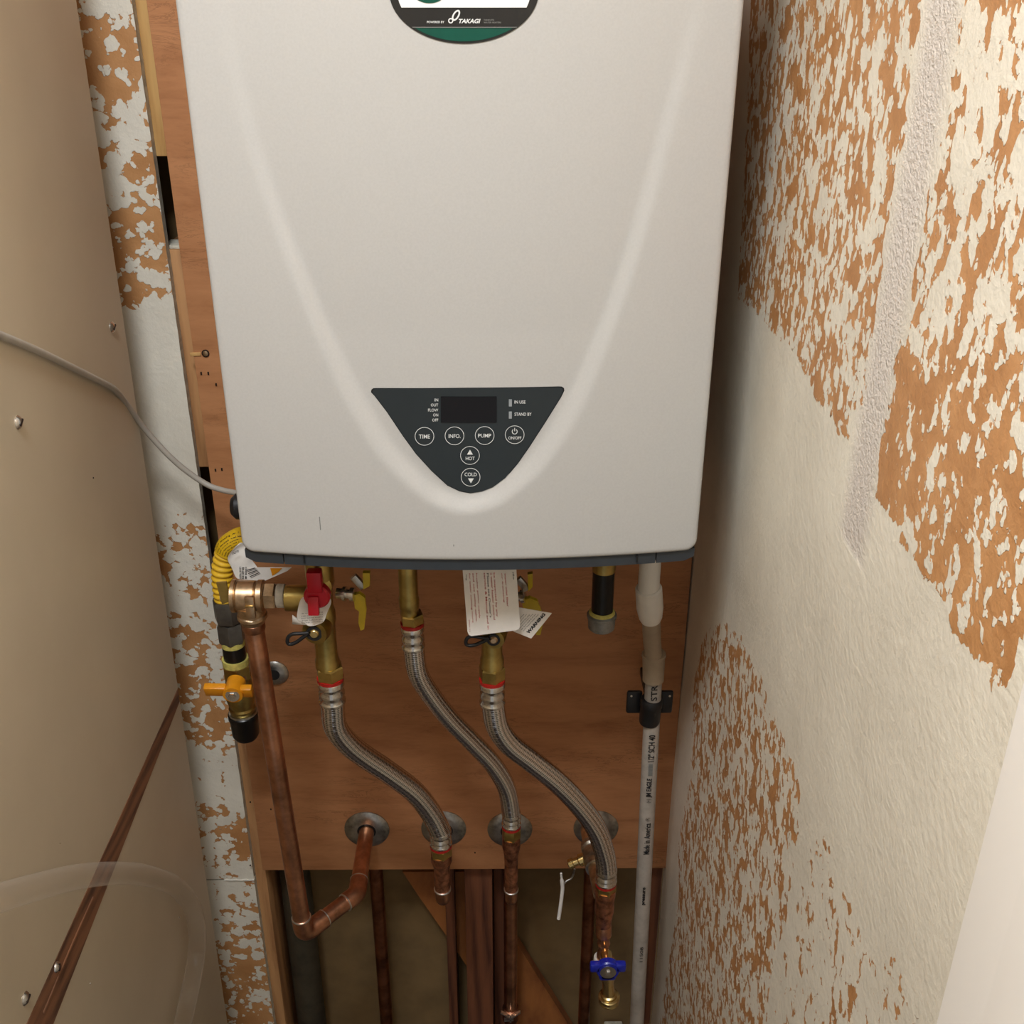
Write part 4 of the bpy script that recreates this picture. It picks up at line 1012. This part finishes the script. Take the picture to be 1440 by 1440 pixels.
# drain tap assembly at right
g = g3; r = r3
tp = thing('drain_tap', 'brass drain tap with blue handle under the right braided hose', 'tap', (g.x, g.y, zat(1418, g.y, 856)))
zz = lambda py: zat(py, g.y, 852)
xg = lambda py: g.x
def gp_(py): return Vector((g.x+(.003 if py > 1350 else .0)+0, g.y, zz(py)))
MB().turn(gp_(1250), gp_(1302), [(0, r*1.0), (.1, r*1.04), (.18, r*1.0), (.3, r*.92), (.55, r*.95), (.8, r*.80), (1, r*.74)]).build('tee', 'copper_rough', tp)
MB().turn(gp_(1298), gp_(1352), [(0, r*.66), (.05, r*.78), (.3, r*.78), (.34, r*.62), (.48, r*.58), (.52, r*.66), (.56, r*.56), (.75, r*.56), (.8, r*.72), (1, r*.74)]).build('reducer', 'copper', tp)
MB().turn(gp_(1346), gp_(1350)-Vector((0, 0, .001)), [(0, r*.8), (1, r*.84)]).build('thread_tape', 'white_tape', tp)
a, b = gp_(1349), gp_(1404); b.x = at(856, 1410, g.y).x; a.x = at(853, 1350, g.y).x
MB().turn(a, b, [(0, r*.80), (.15, r*.88), (.4, r*.84), (.55, r*.62), (.62, r*.58), (.86, r*.68), (.88, r*.85), (1, r*.85)]).build('body', 'bright_brass', tp)
MB().turn(b+Vector((0, 0, .006)), b-Vector((0, 0, .007)), [(0, r*.95), (.1, r*1.12), (.5, r*1.12), (.55, r*.98), (.7, r*1.06), (.9, r*1.06), (1, r*.8)]).build('spout', 'bright_brass', tp)
hc = at(855, 1366, g.y-.035)
cyl(tp, 'stem', hc+Vector((0, .03, 0)), hc, .008, 'bright_brass')
mb = MB(); mb.turn(hc+Vector((0, .010, 0)), hc+Vector((0, -.001, 0)), [(0, .0150), (.8, .0160), (1, .0145)], 30)
for s_ in (-1, 1): mb.obox(hc+Vector((s_*.0170, .004, .005)), Vector((1, 0, 0)), Vector((0, 1, 0)), Vector((0, 0, 1)), (.0075, .0050, .0072), .0028)
mb.obox(hc+Vector((0, .005, -.008)), Vector((1, 0, 0)), Vector((0, 1, 0)), Vector((0, 0, 1)), (.0120, .0060, .0105), .004)
mb.build('handle', 'blue_handle', tp)
cyl(tp, 'handle_disc', hc+Vector((0, 0, 0)), hc+Vector((0, -.0022, 0)), .0110, 'steel'); MB().turn(hc+Vector((0, -.002, 0)), hc+Vector((0, -.005, 0)), [(0, .0045), (1, .0035)], 6).build('handle_nut', 'chrome', tp)
# lever ball valve between wall and tee
bvz = e4.z
bv = thing('ball_valve', 'small ball valve with hanging silver lever behind the right hose', 'valve', (at(812, 1220, 1.15).x, 1.15, bvz-.015))
A = Vector((at(826, 1170, YP).x, YP-.004, bvz+.002)); B = Vector((g.x-.003, g.y+.012, zz(1268)))
path = [A, A+(B-A)*.3, A+(B-A)*.7, B]; v, f, u = tube_geo(dense([Vector(p) for p in path]), .0115, 22); mesh('tail_pipe', v, f, 'bronze', bv, 50, u)
MB().turn(A+(B-A)*.25, A+(B-A)*.62, [(0, .0125), (.05, .0155), (.2, .0155), (.25, .0125), (.4, .016), (.65, .016), (.75, .0125), (.8, .0155), (1, .015)], 24).build('body', 'galvanized', bv)
c0 = A+(B-A)*.42; c1 = at(803, 1214, c0.y); c2 = at(799, 1216, c0.y-.003)
MB().turn(c0, c2, [(0, .008), (.3, .009), (.55, .009), (.6, .006), (.78, .006), (.8, .0075), (.96, .0072), (1, .004)], 14).build('stem', 'bright_brass', bv)
Yl = c0.y
lp = [at(808, 1222, Yl), at(804, 1234, Yl), at(794, 1241, Yl-.003), at(791, 1250, Yl-.004), at(788.5, 1272, Yl-.006), at(785.5, 1292, Yl-.008)]
tube('lever', lp[:4], .0018, 'galvanized', bv, 8, 6)
tube('lever_grip', [at(789, 1228, Yl-.004), at(790.5, 1242, Yl-.004)]+lp[3:], lambda s: .0016 if s < .012 else .0028, 'paper', bv, 10, 6)

# grey control cable, clear tube
cab = [(-60, 446, .87), (0, 471, .90), (50, 492, .925), (100, 516, .955), (150, 541, .99), (162, 549, 1.0), (176, 566, 1.12), (205, 605, 1.155), (245, 648, 1.165), (285, 678, 1.17), (312, 689, 1.165), (345, 695, 1.15)]
for i in range(6):
    px, py, Y = cab[i]; cab[i] = tuple(onleft(px, py, .0042))
cab[6:] = [tuple(at(*c)) for c in cab[6:]]
d0 = Vector(cab[0])-Vector(cab[1]); c9 = Vector(cab[0])
cab = [tuple(c9+Vector((.004*k, d0.y*k*1.5, d0.z*k))) for k in (2, 1)]+cab
tag(tube('thermostat_cable', [Vector(c) for c in cab], .0034, 'cable_sheath', None, 14, 8), 'grey cable sagging from left wall to behind the heater', 'cable')
tp_ = [(-60, 1288), (-10, 1266), (60, 1245), (110, 1233), (160, 1228), (205, 1231), (245, 1246), (268, 1272), (277, 1305), (276, 1345), (268, 1390), (256, 1445), (246, 1490)]
Yt = [.62, .68, .79, .86, .93, .985, 1.03, 1.055, 1.068, 1.07, 1.07, 1.065, 1.06]
pts = []
for (px, py), Y in zip(tp_, Yt):
    q = onleft(px, py, .020); pts.append(q)
d0 = pts[0]-pts[1]; pts = [pts[0]+Vector((.004*k, d0.y*k*2, -.004*k)) for k in (3, 2, 1)]+pts
d1 = pts[-1]; pts += [d1+Vector((0, -.004*k, -.16*k)) for k in (1, 2)]
o = tube('clear_tube', pts, .0115, 'clear_vinyl', None, 20, 8); tag(o, 'clear flexible vinyl tube looping against the lower left wall', 'tube')
# ceiling lamp (above the frame)
lm = thing('ceiling_lamp', 'round ceiling lamp above the closet', 'lamp', (-.22, .13, 2.405))
MB().turn((-.22, .13, 2.45), (-.22, .13, 2.412), [(0, .18), (.6, .18), (1, .17)], 40).build('base', 'door_white', lm)
